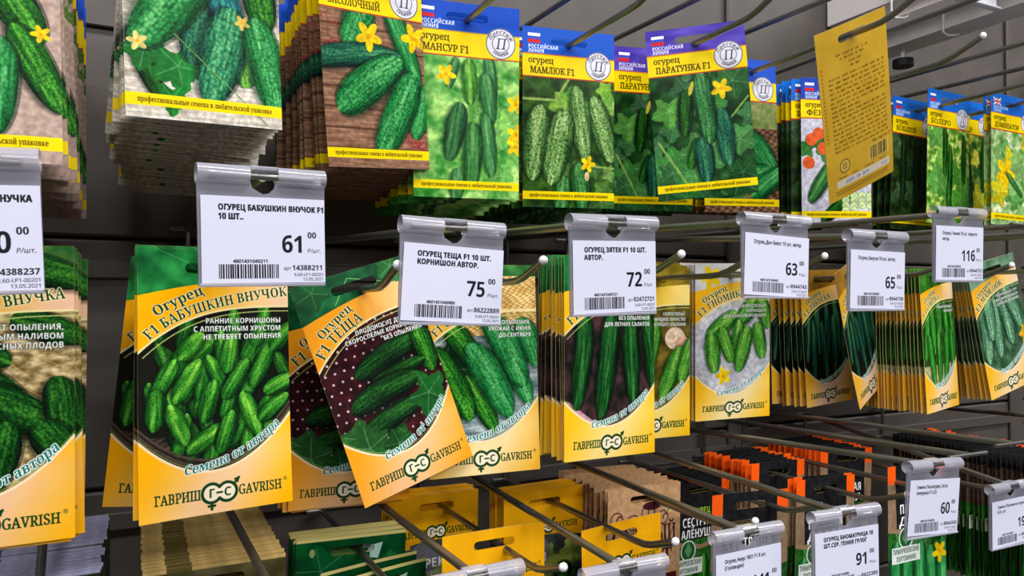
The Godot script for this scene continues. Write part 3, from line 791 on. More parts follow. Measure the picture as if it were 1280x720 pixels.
func print_garlic() -> Canvas:
	var c := Canvas.new(220, 392, Color(0.30, 0.28, 0.08), 16)
	c.mottle(0.1, 0.95, Color(0.18, 0.16, 0.05), Color(0.55, 0.48, 0.16))
	c.disc(0.80 * c.w, 0.42 * c.h, 30, 26, Color(0.90, 0.80, 0.68))
	c.disc(0.90 * c.w, 0.46 * c.h, 24, 20, Color(0.82, 0.66, 0.55))
	for k in [[0.2, 0.5, 0.5, 0.18, 60], [0.5, 0.45, 0.5, 0.18, 100], [0.35, 0.65, 0.5, 0.18, 50], [0.75, 0.62, 0.62, 0.22, 118], [0.95, 0.55, 0.5, 0.2, 110]]:
		c.cuke(k[0], k[1], k[2], k[3], k[4], LIME)
	arched(c, {"title": "F1 ХОХОТКА", "head": [Color(0.35, 0.30, 0.05), Color(0.65, 0.55, 0.12)], "yellow": Color(0.93, 0.72, 0.08), "peach": Color(0.96, 0.86, 0.50), "lines": ["СКОРОСПЕЛЫЙ,", "НАРЯДНОЕ УБРАНСТВО", "НЕ ТРЕБУЕТ ОПЫЛЕНИЯ"], "lx": 0.75})
	return c

func print_white_plate() -> Canvas:
	var c := Canvas.new(240, 428, Color(0.80, 0.80, 0.82), 17)
	c.mottle(0.1, 0.9, Color(0.62, 0.63, 0.66), Color(0.90, 0.90, 0.92), 0.4, 0.4)
	for k in [[0.70, 0.30, 0.4, 0.2, -50], [0.92, 0.32, 0.4, 0.2, 70], [0.34, 0.40, 0.52, 0.21, -38], [0.55, 0.50, 0.5, 0.17, 95], [0.22, 0.57, 0.46, 0.20, 84], [0.62, 0.55, 0.55, 0.2, 105], [0.85, 0.50, 0.44, 0.18, 80], [0.40, 0.52, 0.44, 0.18, 70]]:
		c.cuke(k[0], k[1], k[2], k[3], k[4], LIME)
	c.flower(0.36, 0.72, 0.10)
	arched(c, {"title": "F1 ГНОМИК", "ts": 0.06, "head": [Color(0.74, 0.74, 0.74), Color(0.90, 0.89, 0.88)], "head_art": func(k: Canvas): (func(): k.flower(0.2, 0.09, 0.13); k.leaf(0.8, 0.06, 0.16, 200, Color(0.45, 0.65, 0.2))).call(), "yellow": Color(0.96, 0.72, 0.10), "peach": Color(0.95, 0.88, 0.66), "lines": ["СКОРОСПЕЛЫЙ", "КОРНИШОН", "ДЛЯ КОНСЕРВИРОВАНИЯ"]})
	return c

func print_bluish() -> Canvas:
	var c := Canvas.new(200, 356, Color(0.04, 0.07, 0.05), 18)
	var st := [Color(0.0, 0.05, 0.05), Color(0.04, 0.26, 0.22), Color(0.42, 0.58, 0.24)]
	for k in [[0.1, 0.45, 95], [0.3, 0.40, 88], [0.5, 0.44, 92], [0.72, 0.4, 84], [0.9, 0.46, 88], [0.2, 0.58, 92], [0.42, 0.60, 85], [0.64, 0.56, 90], [0.84, 0.60, 95]]:
		c.cuke(k[0], k[1], 0.8, 0.14, k[2], st, 0.1, 0.6)
	arched(c, {"title": "F1 ЗАКУСКА", "head": [Color(0.50, 0.36, 0.10), Color(0.72, 0.55, 0.20)], "yellow": Color(0.95, 0.70, 0.14), "peach": Color(0.95, 0.82, 0.72), "ts": 0.06})
	return c

func print_bunch() -> Canvas:
	var c := Canvas.new(200, 356, Color(0.70, 0.72, 0.52), 19)
	c.mottle(0.15, 0.95, Color(0.05, 0.14, 0.04), Color(0.40, 0.48, 0.24), 1, 1)
	c.mottle(0.68, 0.95, Color(0.35, 0.45, 0.22), Color(0.85, 0.78, 0.62), 1, 1)
	for k in [[0.12, 0.46, 100], [0.3, 0.42, 86], [0.5, 0.36, 92], [0.7, 0.42, 90], [0.9, 0.46, 82], [0.22, 0.64, 80], [0.45, 0.62, 92], [0.66, 0.62, 98], [0.86, 0.62, 86]]:
		c.cuke(k[0], k[1], 0.66, 0.17, k[2], [Color(0.02, 0.16, 0.03), Color(0.10, 0.46, 0.10), Color(0.5, 0.75, 0.34)], 0.1, 0.6)
	arched(c, {"title": "F1 СЕМЁРКА", "head": [Color(0.08, 0.28, 0.06), Color(0.25, 0.55, 0.15)], "yellow": Color(0.96, 0.70, 0.08), "peach": Color(0.96, 0.84, 0.70), "lines": ["РАННИЙ ПУЧКОВЫЙ", "КОРНИШОН"]})
	return c

func print_warty_pale() -> Canvas:
	var c := Canvas.new(220, 392, Color(0.22, 0.36, 0.26), 20)
	c.mottle(0.1, 0.9, Color(0.10, 0.24, 0.14), Color(0.40, 0.55, 0.42))
	for k in [[0.15, 0.52, 96], [0.38, 0.50, 94], [0.60, 0.44, 84], [0.85, 0.48, 80], [0.25, 0.36, 90], [0.75, 0.36, 70]]:
		c.cuke(k[0], k[1], 0.80, 0.24, k[2], [Color(0.08, 0.22, 0.14), Color(0.30, 0.52, 0.38), Color(0.72, 0.86, 0.70)], 0.1, 1.3)
	c.flower(0.92, 0.62, 0.12, Color(0.85, 0.66, 0.10))
	arched(c, {"title": "F1 МАМЛЮК", "head": [Color(0.28, 0.44, 0.32), Color(0.55, 0.68, 0.55)], "yellow": Color(0.95, 0.70, 0.14), "peach": Color(0.95, 0.84, 0.66), "ts": 0.06, "lines": ["СВЕРХРАННИЙ СОРТ", "С ВЫСОКИМ УРОЖАЕМ", "ДЛЯ ВСЕХ РЕГИОНОВ"]})
	return c

func print_pink_board() -> Canvas:
	var c := Canvas.new(300, 534, Color(0.66, 0.58, 0.54), 21)
	c.mottle(0, 1, Color(0.66, 0.56, 0.50), Color(0.76, 0.67, 0.61), 2.0, 0.3, 1.0)
	c.leaves(7, 0.30, 0.46, 0.09, [Color(0.30, 0.45, 0.12), Color(0.42, 0.52, 0.16)], 0.66, 1.0)
	for k in [[0.30, 0.45, 0.7, 0.24, 60], [0.16, 0.66, 0.7, 0.24, 80], [0.46, 0.60, 0.66, 0.22, 66]]:
		c.cuke(k[0], k[1], k[2], k[3], k[4], BLUISH, 0.1)
	c.cuke(0.74, 0.46, 0.62, 0.24, 58, GRASS)
	c.cuke(0.88, 0.69, 0.56, 0.19, 64, GRASS)
	c.cuke(0.66, 0.76, 0.60, 0.25, 94, EMERALD)
	c.flower(0.90, 0.575, 0.05)
	banded(c, {"title": "ДРУЖНЫЙ F1"})
	return c

func print_pale_slats() -> Canvas:
	var c := Canvas.new(340, 606, Color(0.66, 0.62, 0.52), 22)
	c.planks(0.25, 1.0, 9, Color(0.92, 0.88, 0.80), Color(0.66, 0.60, 0.48))
	c.cuke(0.12, 0.80, 0.5, 0.14, 70, DEEP, 0, 0.5)
	c.leaf(0.12, 0.74, 0.18, 30, Color(0.12, 0.46, 0.18))
	c.leaf(0.32, 0.80, 0.2, 80, Color(0.12, 0.5, 0.18))
	c.leaf(0.28, 0.92, 0.13, 90, Color(0.10, 0.5, 0.16))
	c.cuke(0.46, 0.62, 0.6, 0.26, 100, BLUISH, 0, 1.2)
	c.cuke(0.74, 0.74, 0.4, 0.2, 85, LIME)
	c.cuke(0.86, 0.50, 0.44, 0.24, 80, GRASS)
	c.cuke(0.62, 0.54, 0.5, 0.22, 70, [Color(0.02, 0.14, 0.18), Color(0.08, 0.42, 0.42), Color(0.45, 0.75, 0.70)])
	c.cuke(0.30, 0.55, 0.86, 0.33, 124, EMERALD, 0.1, 1.3)
	c.cuke(0.60, 0.74, 0.70, 0.29, 104, [Color(0.02, 0.16, 0.12), Color(0.12, 0.46, 0.30), Color(0.50, 0.80, 0.52)], 0.05, 1.2)
	c.cuke(0.90, 0.76, 0.70, 0.25, 78, EMERALD, 0.05, 1.2)
	c.flower(0.74, 0.60, 0.05, Color(0.85, 0.75, 0.35))
	c.flower(0.08, 0.725, 0.06, Color(0.90, 0.82, 0.48))
	c.line([Vector2(0.3 * c.w, 0.68 * c.h), Vector2(0.9 * c.w, 0.99 * c.h)], 2.4, Color(0.42, 0.58, 0.26))
	banded(c, {"title": "КУРАЖ F1"})
	return c

func print_brown_boards() -> Canvas:
	var c := Canvas.new(320, 570, Color(0.45, 0.30, 0.20), 23)
	c.planks(0.25, 1.0, 8, Color(0.60, 0.42, 0.30), Color(0.30, 0.18, 0.12))
	for i in 26:
		var a := Vector2(c.rng.randf_range(0.0, 0.4) * c.w, c.rng.randf_range(0.28, 0.5) * c.h)
		c.ring(a.x, a.y, c.rng.randf_range(16, 34), 1.6, Color(0.55, 0.16, 0.14), c.rng.randf_range(0, 200), c.rng.randf_range(200, 360))
	for i in 14:
		c.ring(0.9 * c.w + c.rng.randf_range(-20, 20), 0.86 * c.h + c.rng.randf_range(-8, 8), c.rng.randf_range(10, 30), 1.5, Color(0.6, 0.2, 0.2), 0, 300)
	c.cuke(0.34, 0.34, 0.44, 0.28, 120, EMERALD)
	c.cuke(0.78, 0.38, 0.86, 0.20, 68, EMERALD, 0, 0.6)
	c.cuke(0.30, 0.48, 0.92, 0.20, -8, BLUISH, 0.3)
	c.cuke(0.44, 0.60, 0.80, 0.32, -36, EMERALD, 0.1, 1.2)
	c.cuke(0.94, 0.72, 0.5, 0.2, 108, EMERALD)
	c.cuke(0.70, 0.74, 0.84, 0.29, 118, EMERALD, 0.1, 1.2)
	c.flower(0.45, 0.38, 0.12)
	c.flower(0.90, 0.36, 0.12)
	banded(c, {"title": "ЗАСОЛОЧНЫЙ"})
	return c

func print_hanging_smooth() -> Canvas:
	var c := Canvas.new(280, 498, Color(0.45, 0.75, 0.30), 24)
	c.mottle(0.2, 1.0, Color(0.16, 0.50, 0.16), Color(0.72, 0.90, 0.50), 0.7, 0.7, 2.0)
	c.leaves(7, 0.35, 0.97, 0.16, [Color(0.35, 0.68, 0.24), Color(0.5, 0.80, 0.32)], 0.6, 1.0)
	for u in [0.5, 0.57, 0.78]:
		c.line([Vector2(u * c.w, 0.28 * c.h), Vector2((u + 0.02) * c.w, 0.75 * c.h)], 4.0, Color(0.45, 0.66, 0.35))
	var st := [Color(0.05, 0.20, 0.10), Color(0.18, 0.44, 0.22), Color(0.52, 0.74, 0.46)]
	c.cuke(0.36, 0.36, 0.3, 0.09, 105, st, 0, 0.25)
	c.cuke(0.52, 0.40, 0.42, 0.14, 88, LIME, 0, 0.25)
	c.cuke(0.72, 0.40, 0.58, 0.12, 86, st, 0.2, 0.25)
	c.cuke(0.70, 0.48, 0.48, 0.15, 82, st, 0, 0.25)
	c.cuke(0.38, 0.66, 0.55, 0.19, 102, [Color(0.03, 0.14, 0.08), Color(0.12, 0.34, 0.17), Color(0.42, 0.64, 0.38)], 0, 0.3)
	c.cuke(0.70, 0.72, 0.60, 0.15, 84, st, 0, 0.3)
	c.cuke(0.55, 0.78, 0.62, 0.18, 92, SMOOTH, 0, 0.3)
	c.cuke(0.40, 0.93, 0.3, 0.14, 95, st, 0, 0.3)
	c.flower(0.30, 0.37, 0.09)
	for v in [0.5, 0.66, 0.72]:
		c.flower(0.97, v, 0.09)
	banded(c, {"title": "МАНСУР F1", "fit": 0.44})
	return c

func print_hanging_warty() -> Canvas:
	var c := Canvas.new(260, 462, Color(0.10, 0.22, 0.06), 25)
	c.mottle(0.2, 1.0, Color(0.05, 0.14, 0.04), Color(0.26, 0.44, 0.14))
	c.leaves(8, 0.30, 0.45, 0.14, [Color(0.30, 0.58, 0.12), Color(0.5, 0.72, 0.2)], 0.4, 1.0)
	c.leaves(8, 0.75, 1.0, 0.16, [Color(0.14, 0.34, 0.08), Color(0.3, 0.5, 0.16)], 0.4, 1.0)
	c.line([Vector2(0, 0.40 * c.h), Vector2(0.35 * c.w, 0.40 * c.h), Vector2(0.5 * c.w, 0.27 * c.h)], 7, Color(0.55, 0.66, 0.34))
	c.line([Vector2(0.72 * c.w, 0.76 * c.h), Vector2(c.w, 0.77 * c.h)], 6, Color(0.5, 0.62, 0.3))
	c.cuke(0.42, 0.93, 0.4, 0.2, 92, SMOOTH)
	c.cuke(0.62, 0.88, 0.5, 0.2, 85, SMOOTH)
	c.cuke(0.86, 0.55, 0.70, 0.24, 72, PALE, 0, 1.5)
	c.cuke(0.62, 0.52, 0.76, 0.22, 82, PALE, 0, 1.5)
	c.cuke(0.14, 0.64, 0.76, 0.26, 97, PALE, 0, 1.5)
	c.cuke(0.37, 0.66, 0.78, 0.28, 102, PALE, 0, 1.5)
	c.flower(0.70, 0.75, 0.08)
	c.disc(0.69 * c.w, 0.82 * c.h, 7, 12, Color(0.85, 0.78, 0.55))
	banded(c, {"title": "МАМЛЮК F1", "fit": 0.48, "blue": Color(0.11, 0.34, 0.76)})
	return c

func print_leafy() -> Canvas:
	var c := Canvas.new(260, 462, Color(0.05, 0.16, 0.07), 26)
	c.mottle(0.2, 1.0, Color(0.03, 0.12, 0.05), Color(0.14, 0.36, 0.14))
	c.leaves(26, 0.28, 1.0, 0.22, [Color(0.08, 0.30, 0.10), Color(0.12, 0.38, 0.14), Color(0.2, 0.5, 0.18)])
	c.leaf(0.18, 0.48, 0.20, 90, Color(0.34, 0.62, 0.24))
	c.line([Vector2(0.05 * c.w, 0.66 * c.h), Vector2(0.32 * c.w, 0.93 * c.h)], 7, Color(0.48, 0.66, 0.3))
	c.line([Vector2(0.75 * c.w, 0.58 * c.h), Vector2(0.98 * c.w, 0.44 * c.h)], 5, Color(0.5, 0.66, 0.3))
	c.cuke(0.34, 0.50, 0.5, 0.16, 96, DEEP, 0, 1.2)
	c.cuke(0.40, 0.74, 0.34, 0.12, 110, GRASS)
	c.cuke(0.50, 0.78, 0.48, 0.19, 88, BLUISH, 0, 1.2)
	c.cuke(0.72, 0.66, 0.60, 0.19, 86, BLUISH, 0, 1.3)
	c.cuke(0.54, 0.47, 0.80, 0.21, 86, [Color(0.02, 0.14, 0.06), Color(0.14, 0.42, 0.20), Color(0.5, 0.72, 0.44)], 0, 1.3)
	c.flower(0.72, 0.38, 0.10)
	c.disc(0.42 * c.w, 0.36 * c.h, 6, 20, Color(0.75, 0.72, 0.25), 1.0, 0.3)
	banded(c, {"title": "ПАРАТУНКА F1", "fit": 0.56, "blue": Color(0.24, 0.18, 0.62), "blue2": Color(0.40, 0.33, 0.76)})
	return c

func print_basket_green() -> Canvas:
	var c := Canvas.new(220, 392, Color(0.4, 0.42, 0.25), 27)
	c.weave(0.25, 1.0, Color(0.28, 0.16, 0.12), Color(0.62, 0.48, 0.34), 4.0)
	c.mottle(0.27, 0.45, Color(0.62, 0.60, 0.40), Color(0.30, 0.46, 0.14))
	c.leaves(7, 0.35, 0.85, 0.2, [Color(0.15, 0.42, 0.14), Color(0.3, 0.55, 0.2)])
	for k in [[0.3, 0.55, 0.8, 0.3, 60], [0.75, 0.62, 0.7, 0.32, 50], [0.45, 0.80, 0.95, 0.28, -20], [0.85, 0.8, 0.6, 0.25, -35]]:
		c.cuke(k[0], k[1], k[2], k[3], k[4], EMERALD, 0.1, 0.7)
	c.flower(0.5, 0.45, 0.14)
	banded(c, {"title": "ПАСАЛИМО F1"})
	return c

func print_slices() -> Canvas:
	var c := Canvas.new(220, 392, Color(0.80, 0.80, 0.84), 28)
	c.mottle(0.2, 1.0, Color(0.72, 0.72, 0.78), Color(0.88, 0.88, 0.92), 0.4, 0.4)
	c.leaves(3, 0.38, 0.5, 0.14, [Color(0.16, 0.44, 0.14)], 0.05, 0.4)
	for k in [[0.14, 0.42], [0.30, 0.48], [0.10, 0.58], [0.24, 0.38]]:
		c.disc(k[0] * c.w, k[1] * c.h, 18, 17, Color(0.86, 0.36, 0.16))
	c.cuke(0.35, 0.66, 0.85, 0.20, -52, SMOOTH, 0.2, 0.4)
	c.cuke(0.5, 0.88, 0.6, 0.16, -40, DEEP, 0.1, 0.4)
	for i in 14:
		var x := 0.62 + 0.12 * (i % 4)
		var v := 0.80 + 0.035 * (i / 4)
		c.disc(x * c.w, v * c.h, 13, 11, Color(0.50, 0.68, 0.34))
		c.disc(x * c.w, v * c.h, 11, 9, Color(0.82, 0.88, 0.66))
		c.disc(x * c.w, v * c.h, 5, 4, Color(0.74, 0.82, 0.55))
	banded(c, {"title": "ФЕНИКС", "blue": Color(0.12, 0.26, 0.66)})
	return c

func print_vines(kind: int) -> Canvas:
	var c := Canvas.new(200, 356, Color(0.08, 0.16, 0.06), 30 + kind)
	if kind == 0:
		c.mottle(0.2, 1, Color(0.03, 0.07, 0.03), Color(0.20, 0.32, 0.12), 1.5, 1.5)
		c.leaves(10, 0.3, 1, 0.2, [Color(0.10, 0.22, 0.08), Color(0.16, 0.30, 0.12)])
		for u in [0.25, 0.55, 0.7]:
			c.cuke(u, 0.55, 1.0, 0.13, 90, [Color(0.01, 0.05, 0.02), Color(0.05, 0.14, 0.06), Color(0.2, 0.34, 0.18)])
	elif kind == 1:
		c.mottle(0.2, 1, Color(0.22, 0.46, 0.10), Color(0.80, 0.88, 0.45), 2.0, 2.0, 2.2)
		c.leaves(14, 0.3, 1, 0.22, [Color(0.24, 0.55, 0.12), Color(0.42, 0.68, 0.2)])
		for k in [[0.4, 0.45], [0.52, 0.6], [0.85, 0.5], [0.5, 0.85]]:
			c.cuke(k[0], k[1], 0.7, 0.12, 90, DEEP)
	elif kind == 2:
		c.mottle(0.2, 1, Color(0.10, 0.28, 0.08), Color(0.55, 0.66, 0.25), 1.2, 1.2, 2.0)
		c.leaves(8, 0.3, 1, 0.24, [Color(0.12, 0.34, 0.10), Color(0.75, 0.75, 0.15)])
		c.cuke(0.4, 0.62, 1.2, 0.20, 82, [Color(0.02, 0.08, 0.05), Color(0.10, 0.24, 0.14), Color(0.34, 0.5, 0.32)])
		c.cuke(0.8, 0.5, 0.9, 0.16, 95, DEEP)
	else:
		c.mottle(0.2, 1, Color(0.30, 0.55, 0.20), Color(0.90, 0.92, 0.75), 1.2, 1.2, 2.0)
		c.leaves(12, 0.3, 1, 0.22, [Color(0.30, 0.60, 0.22), Color(0.85, 0.80, 0.10), Color(0.5, 0.72, 0.35)])
		c.flower(0.3, 0.6, 0.2)
		c.cuke(0.85, 0.55, 1.1, 0.2, 92, [Color(0.02, 0.10, 0.05), Color(0.12, 0.30, 0.14), Color(0.45, 0.6, 0.38)])
		c.cuke(0.5, 0.68, 0.5, 0.09, 40, SMOOTH)
	banded(c, {"title": ["БОЛЬШОЙ", "БОЛЕРО", "ТУРНИР", "ДОМИНАТОР"][kind], "flag": "uk" if kind == 3 else "ru", "fit": 0.55 if kind == 3 else 0.46, "blue": Color(0.10, 0.42, 0.82)})
	return c

func print_sealed(seal: Color, art: Color) -> Canvas:   # plain folded seal along the top edge
	var c := Canvas.new(128, 228, art, 44)
	c.mottle(0, 1, art.darkened(0.4), art.lightened(0.2))
	c.box(0, 0, 1, 0.016, seal)
	c.mottle(0, 0.016, seal.darkened(0.2), seal.lightened(0.1), 3, 3)
	c.box(0.16, 0, 0.33, 0.016, art.darkened(0.3), 0.75)
	return c

func print_reverse() -> Canvas:   # printed instructions on the yellow back of a packet
	var c := Canvas.new(300, 534, Color(0.80, 0.64, 0.18), 40)
	c.mottle(0, 1, Color(0.78, 0.62, 0.17), Color(0.83, 0.67, 0.21), 0.5, 0.5)
	var ink := Color(0.30, 0.23, 0.05)
	var r := c.rng
	var lines := [[0.15, 0.25, 0.70], [0.175, 0.30, 0.66], [0.205, 0.42, 0.60], [0.23, 0.44, 0.58]]
	for i in 17:
		lines.append([0.27 + i * 0.0265, 0.12, 0.93 if i != 7 else 0.55])
	for l in lines:
		var x: float = l[1]
		while x < l[2]:
			var n: float = minf(r.randf_range(0.03, 0.11), l[2] - x)
			var k: float = x
			while k < x + n - 0.012:
				c.box(k, l[0] + r.randf_range(-0.001, 0.001), k + 0.012, l[0] + r.randf_range(0.009, 0.013), ink, r.randf_range(0.35, 0.7))
				k += 0.016
			x += n + 0.02
	for i in 20:
		c.box(0.035, 0.2 + i * 0.022, 0.055, 0.212 + i * 0.022, Color(0.62, 0.40, 0.10), 0.7)
	c.text("Вес нетто 1 г", 3, 15, 0.66 * c.w, 0.74 * c.h, ink)
	c.box(0.60, 0.755, 0.92, 0.85, Color(0.86, 0.74, 0.36))
	var x := 0.62
	while x < 0.90:
		var n := r.randf_range(0.005, 0.014)
		c.box(x, 0.76, x + n, 0.835, Color(0.12, 0.1, 0.04))
		x += n + r.randf_range(0.006, 0.014)
	c.text("4 607171 620 0", 0, 12, 0.62 * c.w, 0.852 * c.h, ink)
	c.disc(0.24 * c.w, 0.80 * c.h, 23, 23, Color(0.34, 0.30, 0.18))
	c.disc(0.24 * c.w, 0.80 * c.h, 20, 20, Color(0.80, 0.68, 0.30))
	c.text("П", 2, 24, 0.24 * c.w, 0.815 * c.h, Color(0.25, 0.2, 0.12), {"al": 0.5})
	for k in [["Партия", 0.14], ["Сбор", 0.34], ["Годен до", 0.52], ["Масса", 0.76]]:
		c.text(k[0], 0, 11, k[1] * c.w, 0.872 * c.h, ink)
	c.box(0.12, 0.88, 0.93, 0.925, Color(0.84, 0.80, 0.72))
	c.text("02001  09  2021", 1, 15, 0.24 * c.w, 0.912 * c.h, Color(0.35, 0.45, 0.72))
	c.text("12.23", 1, 13, 0.78 * c.w, 0.912 * c.h, Color(0.35, 0.45, 0.72))
	for v in [0.945, 0.962]:
		c.box(0.1, v, 0.9, v + 0.006, ink, 0.5)
	return c

func print_plain_back() -> Canvas:
	var c := Canvas.new(64, 112, Color(0.86, 0.72, 0.30), 41)
	for i in 26:
		c.box(0.1, 0.2 + i * 0.026, 0.9, 0.208 + i * 0.026, Color(0.4, 0.32, 0.12), 0.6)
	return c

func print_yellow_top(code: String) -> Canvas:
	var c := Canvas.new(260, 462, Color(0.20, 0.21, 0.22), 42)
	c.mottle(0.2, 1, Color(0.10, 0.13, 0.11), Color(0.36, 0.37, 0.38))
	c.leaves(14, 0.38, 0.7, 0.16, [Color(0.35, 0.48, 0.12), Color(0.5, 0.6, 0.2)], 0.45, 1.0)
	for k in [[0.7, 0.6, 100], [0.9, 0.66, 85], [0.4, 0.7, 80], [0.2, 0.7, 95]]:
		c.cuke(k[0], k[1], 0.6, 0.24, k[2], DEEP)
	for y in int(0.42 * c.h):
		for x in c.w:
			var u := float(x) / c.w
			if float(y) / c.h < 0.27 + 0.10 * (1.0 - 4.0 * (u - 0.5) * (u - 0.5)) * (-0.35 if u > 0.2 else 0.0) + 0.03:
				var t := c.soft.get_noise_2d(x * 0.5, y * 0.3) * 0.06
				c.dot(x, y, 0.95 + t, 0.68 + t, 0.05, 1.0)
	c.disc(0.38 * c.w, 0.36 * c.h, 46, 46, Color(0.42, 0.42, 0.45))
	maker_row(c, 0.22)
	c.text(code, 1, 34, 0.36 * c.w, 0.42 * c.h, Color(0.92, 0.92, 0.92), {"al": 0.4})
	c.text("ОГУРЕЦ", 0, 20, 0.3 * c.w, 0.47 * c.h, Color(0.85, 0.85, 0.85))
	return c

func print_green_top() -> Canvas:   # deep green leaf picture with a cream seal along the top
	var c := Canvas.new(240, 428, Color(0.03, 0.30, 0.14), 45)
	c.mottle(0, 1, Color(0.01, 0.22, 0.10), Color(0.06, 0.42, 0.20), 0.6, 0.6)
	c.leaf(0.22, 0.16, 0.26, 40, Color(0.04, 0.36, 0.17))
	c.leaf(0.85, 0.22, 0.24, 200, Color(0.12, 0.50, 0.22))
	c.poly([PackedVector2Array([Vector2(0.66, 0.06) * Vector2(c.w, c.h), Vector2(0.78, 0.05) * Vector2(c.w, c.h), Vector2(0.74, 0.13) * Vector2(c.w, c.h), Vector2(0.66, 0.12) * Vector2(c.w, c.h)])], Color(0.72, 0.86, 0.80))
	c.disc(0.14 * c.w, 0.07 * c.h, 6, 9, Color(0.62, 0.66, 0.42))
	for k in [[0.3, 0.5, 70], [0.6, 0.55, 95], [0.8, 0.6, 80]]:
		c.cuke(k[0], k[1], 0.7, 0.2, k[2], GRASS)
	c.box(0, 0, 1, 0.017, Color(0.90, 0.84, 0.52))
	return c

func print_kraft() -> Canvas:
	var c := Canvas.new(260, 462, Color(0.74, 0.58, 0.42), 43)
	c.mottle(0, 1, Color(0.68, 0.52, 0.36), Color(0.80, 0.65, 0.48), 2, 2)
	var ink := Color(0.26, 0.10, 0.13)
	for k in [[0.2, 0.30, 0.14], [0.34, 0.22, 0.1], [0.12, 0.18, 0.08], [0.55, 0.16, 0.09], [0.3, 0.42, 0.1], [0.75, 0.2, 0.07]]:
		c.ring(k[0] * c.w, k[1] * c.h, k[2] * c.w, 4, ink.lerp(Color(0.7, 0.5, 0.4), 0.3), 40, 330)
		c.ring((k[0] + 0.04) * c.w, k[1] * c.h, k[2] * c.w * 0.5, 3.5, ink, 150, 420)
	c.disc(0.6 * c.w, 0.12 * c.h, 34, 12, ink)
	c.text("СОЛЁНЫЙ", 3, 62, 0.06 * c.w, 0.34 * c.h, ink, {"fit": 0.88 * c.w})
	c.text("ХРУСТ", 3, 74, 0.12 * c.w, 0.5 * c.h, ink, {"fit": 0.76 * c.w})
	c.box(0.55, 0.54, 0.95, 0.68, ink)
	c.text("Огурец", 1, 24, 0.58 * c.w, 0.61 * c.h, Color(0.85, 0.68, 0.35))
	c.text("2000", 1, 24, 0.6 * c.w, 0.665 * c.h, Color(0.85, 0.68, 0.35))
	c.disc(0.85 * c.w, 0.14 * c.h, 20, 16, Color(0.80, 0.76, 0.50))
	emblem(c, 0.85, 0.14, 0.032, Color(0.3, 0.5, 0.12))
	return c

func print_black(names: Array, st: Array, sd: int, tabs := true) -> Canvas:   # black packets with orange corners over kraft
	var c := Canvas.new(240, 428, Color(0.09, 0.09, 0.10), sd)
	c.mottle(0.0, 0.4, Color(0.07, 0.07, 0.08), Color(0.15, 0.15, 0.16), 2, 2)
	var kraft := Color(0.62, 0.50, 0.38)
	for k in [[0.0, 0.14], [0.86, 1.0]]:
		if tabs or k[0] > 0.5:
			c.box(k[0], 0.0, k[1], 0.115, Color(1.0, 0.38, 0.08))
		else:
			kraft = Color(0.30, 0.22, 0.17)
		c.mottle(0.115, 0.42, kraft.darkened(0.15), kraft.lightened(0.1), 2, 2, 1.3, k[0], k[1])
	c.mottle(0.40, 1.0, Color(0.06, 0.24, 0.06), Color(0.24, 0.52, 0.18), 1, 1, 1.6)
	c.leaves(8, 0.45, 0.6, 0.2, [Color(0.10, 0.36, 0.10), Color(0.2, 0.5, 0.16)])
	for k in [[0.12, 0.72, 94], [0.32, 0.76, 88], [0.54, 0.74, 92], [0.74, 0.78, 86], [0.93, 0.74, 90]]:
		c.cuke(k[0], k[1], 0.85, 0.22, k[2], st, 0.0, 0.45)
	c.poly([PackedVector2Array([Vector2(0, 0.39 * c.h), Vector2(c.w * 0.5, 0.44 * c.h), Vector2(c.w, 0.39 * c.h), Vector2(c.w, 0.42 * c.h), Vector2(c.w * 0.5, 0.47 * c.h), Vector2(0, 0.42 * c.h)])], kraft)
	c.text("ОГУРЕЦ", 1, 24, 0.5 * c.w, 0.235 * c.h, Color(0.62, 0.85, 0.20), {"al": 0.5, "fit": 0.34 * c.w})
	c.text(names[0], 1, 36, 0.5 * c.w, 0.315 * c.h, Color.WHITE, {"al": 0.5, "fit": 0.6 * c.w})
	c.text(names[1], 1, 34, 0.5 * c.w, 0.39 * c.h, Color.WHITE, {"al": 0.5, "fit": 0.64 * c.w})
	c.disc(0.30 * c.w, 0.47 * c.h, 30, 30, Color(0.93, 0.94, 0.92))
	c.disc(0.30 * c.w, 0.47 * c.h, 26, 26, Color(0.15, 0.36, 0.22))
	c.poly([PackedVector2Array([Vector2(0.30 * c.w, 0.41 * c.h), Vector2(0.24 * c.w, 0.47 * c.h), Vector2(0.30 * c.w, 0.515 * c.h), Vector2(0.36 * c.w, 0.47 * c.h)])], Color(0.35, 0.62, 0.36))
	c.box(0.06, 0.525, 0.54, 0.625, Color(0.90, 0.92, 0.90))
	c.text("ТИМИРЯЗЕВСКИЙ", 1, 20, 0.3 * c.w, 0.567 * c.h, Color(0.16, 0.34, 0.24), {"al": 0.5, "fit": 0.45 * c.w})
	c.text("ПИТОМНИК", 1, 20, 0.3 * c.w, 0.615 * c.h, Color(0.16, 0.34, 0.24), {"al": 0.5, "fit": 0.34 * c.w})
	c.flower(0.88, 0.60, 0.12)
	c.poly([PackedVector2Array([Vector2(0.6 * c.w, 0.90 * c.h), Vector2(c.w, 0.84 * c.h), Vector2(c.w, 0.94 * c.h), Vector2(0.6 * c.w, 0.98 * c.h)])], Color(0.88, 0.24, 0.12))
	return c

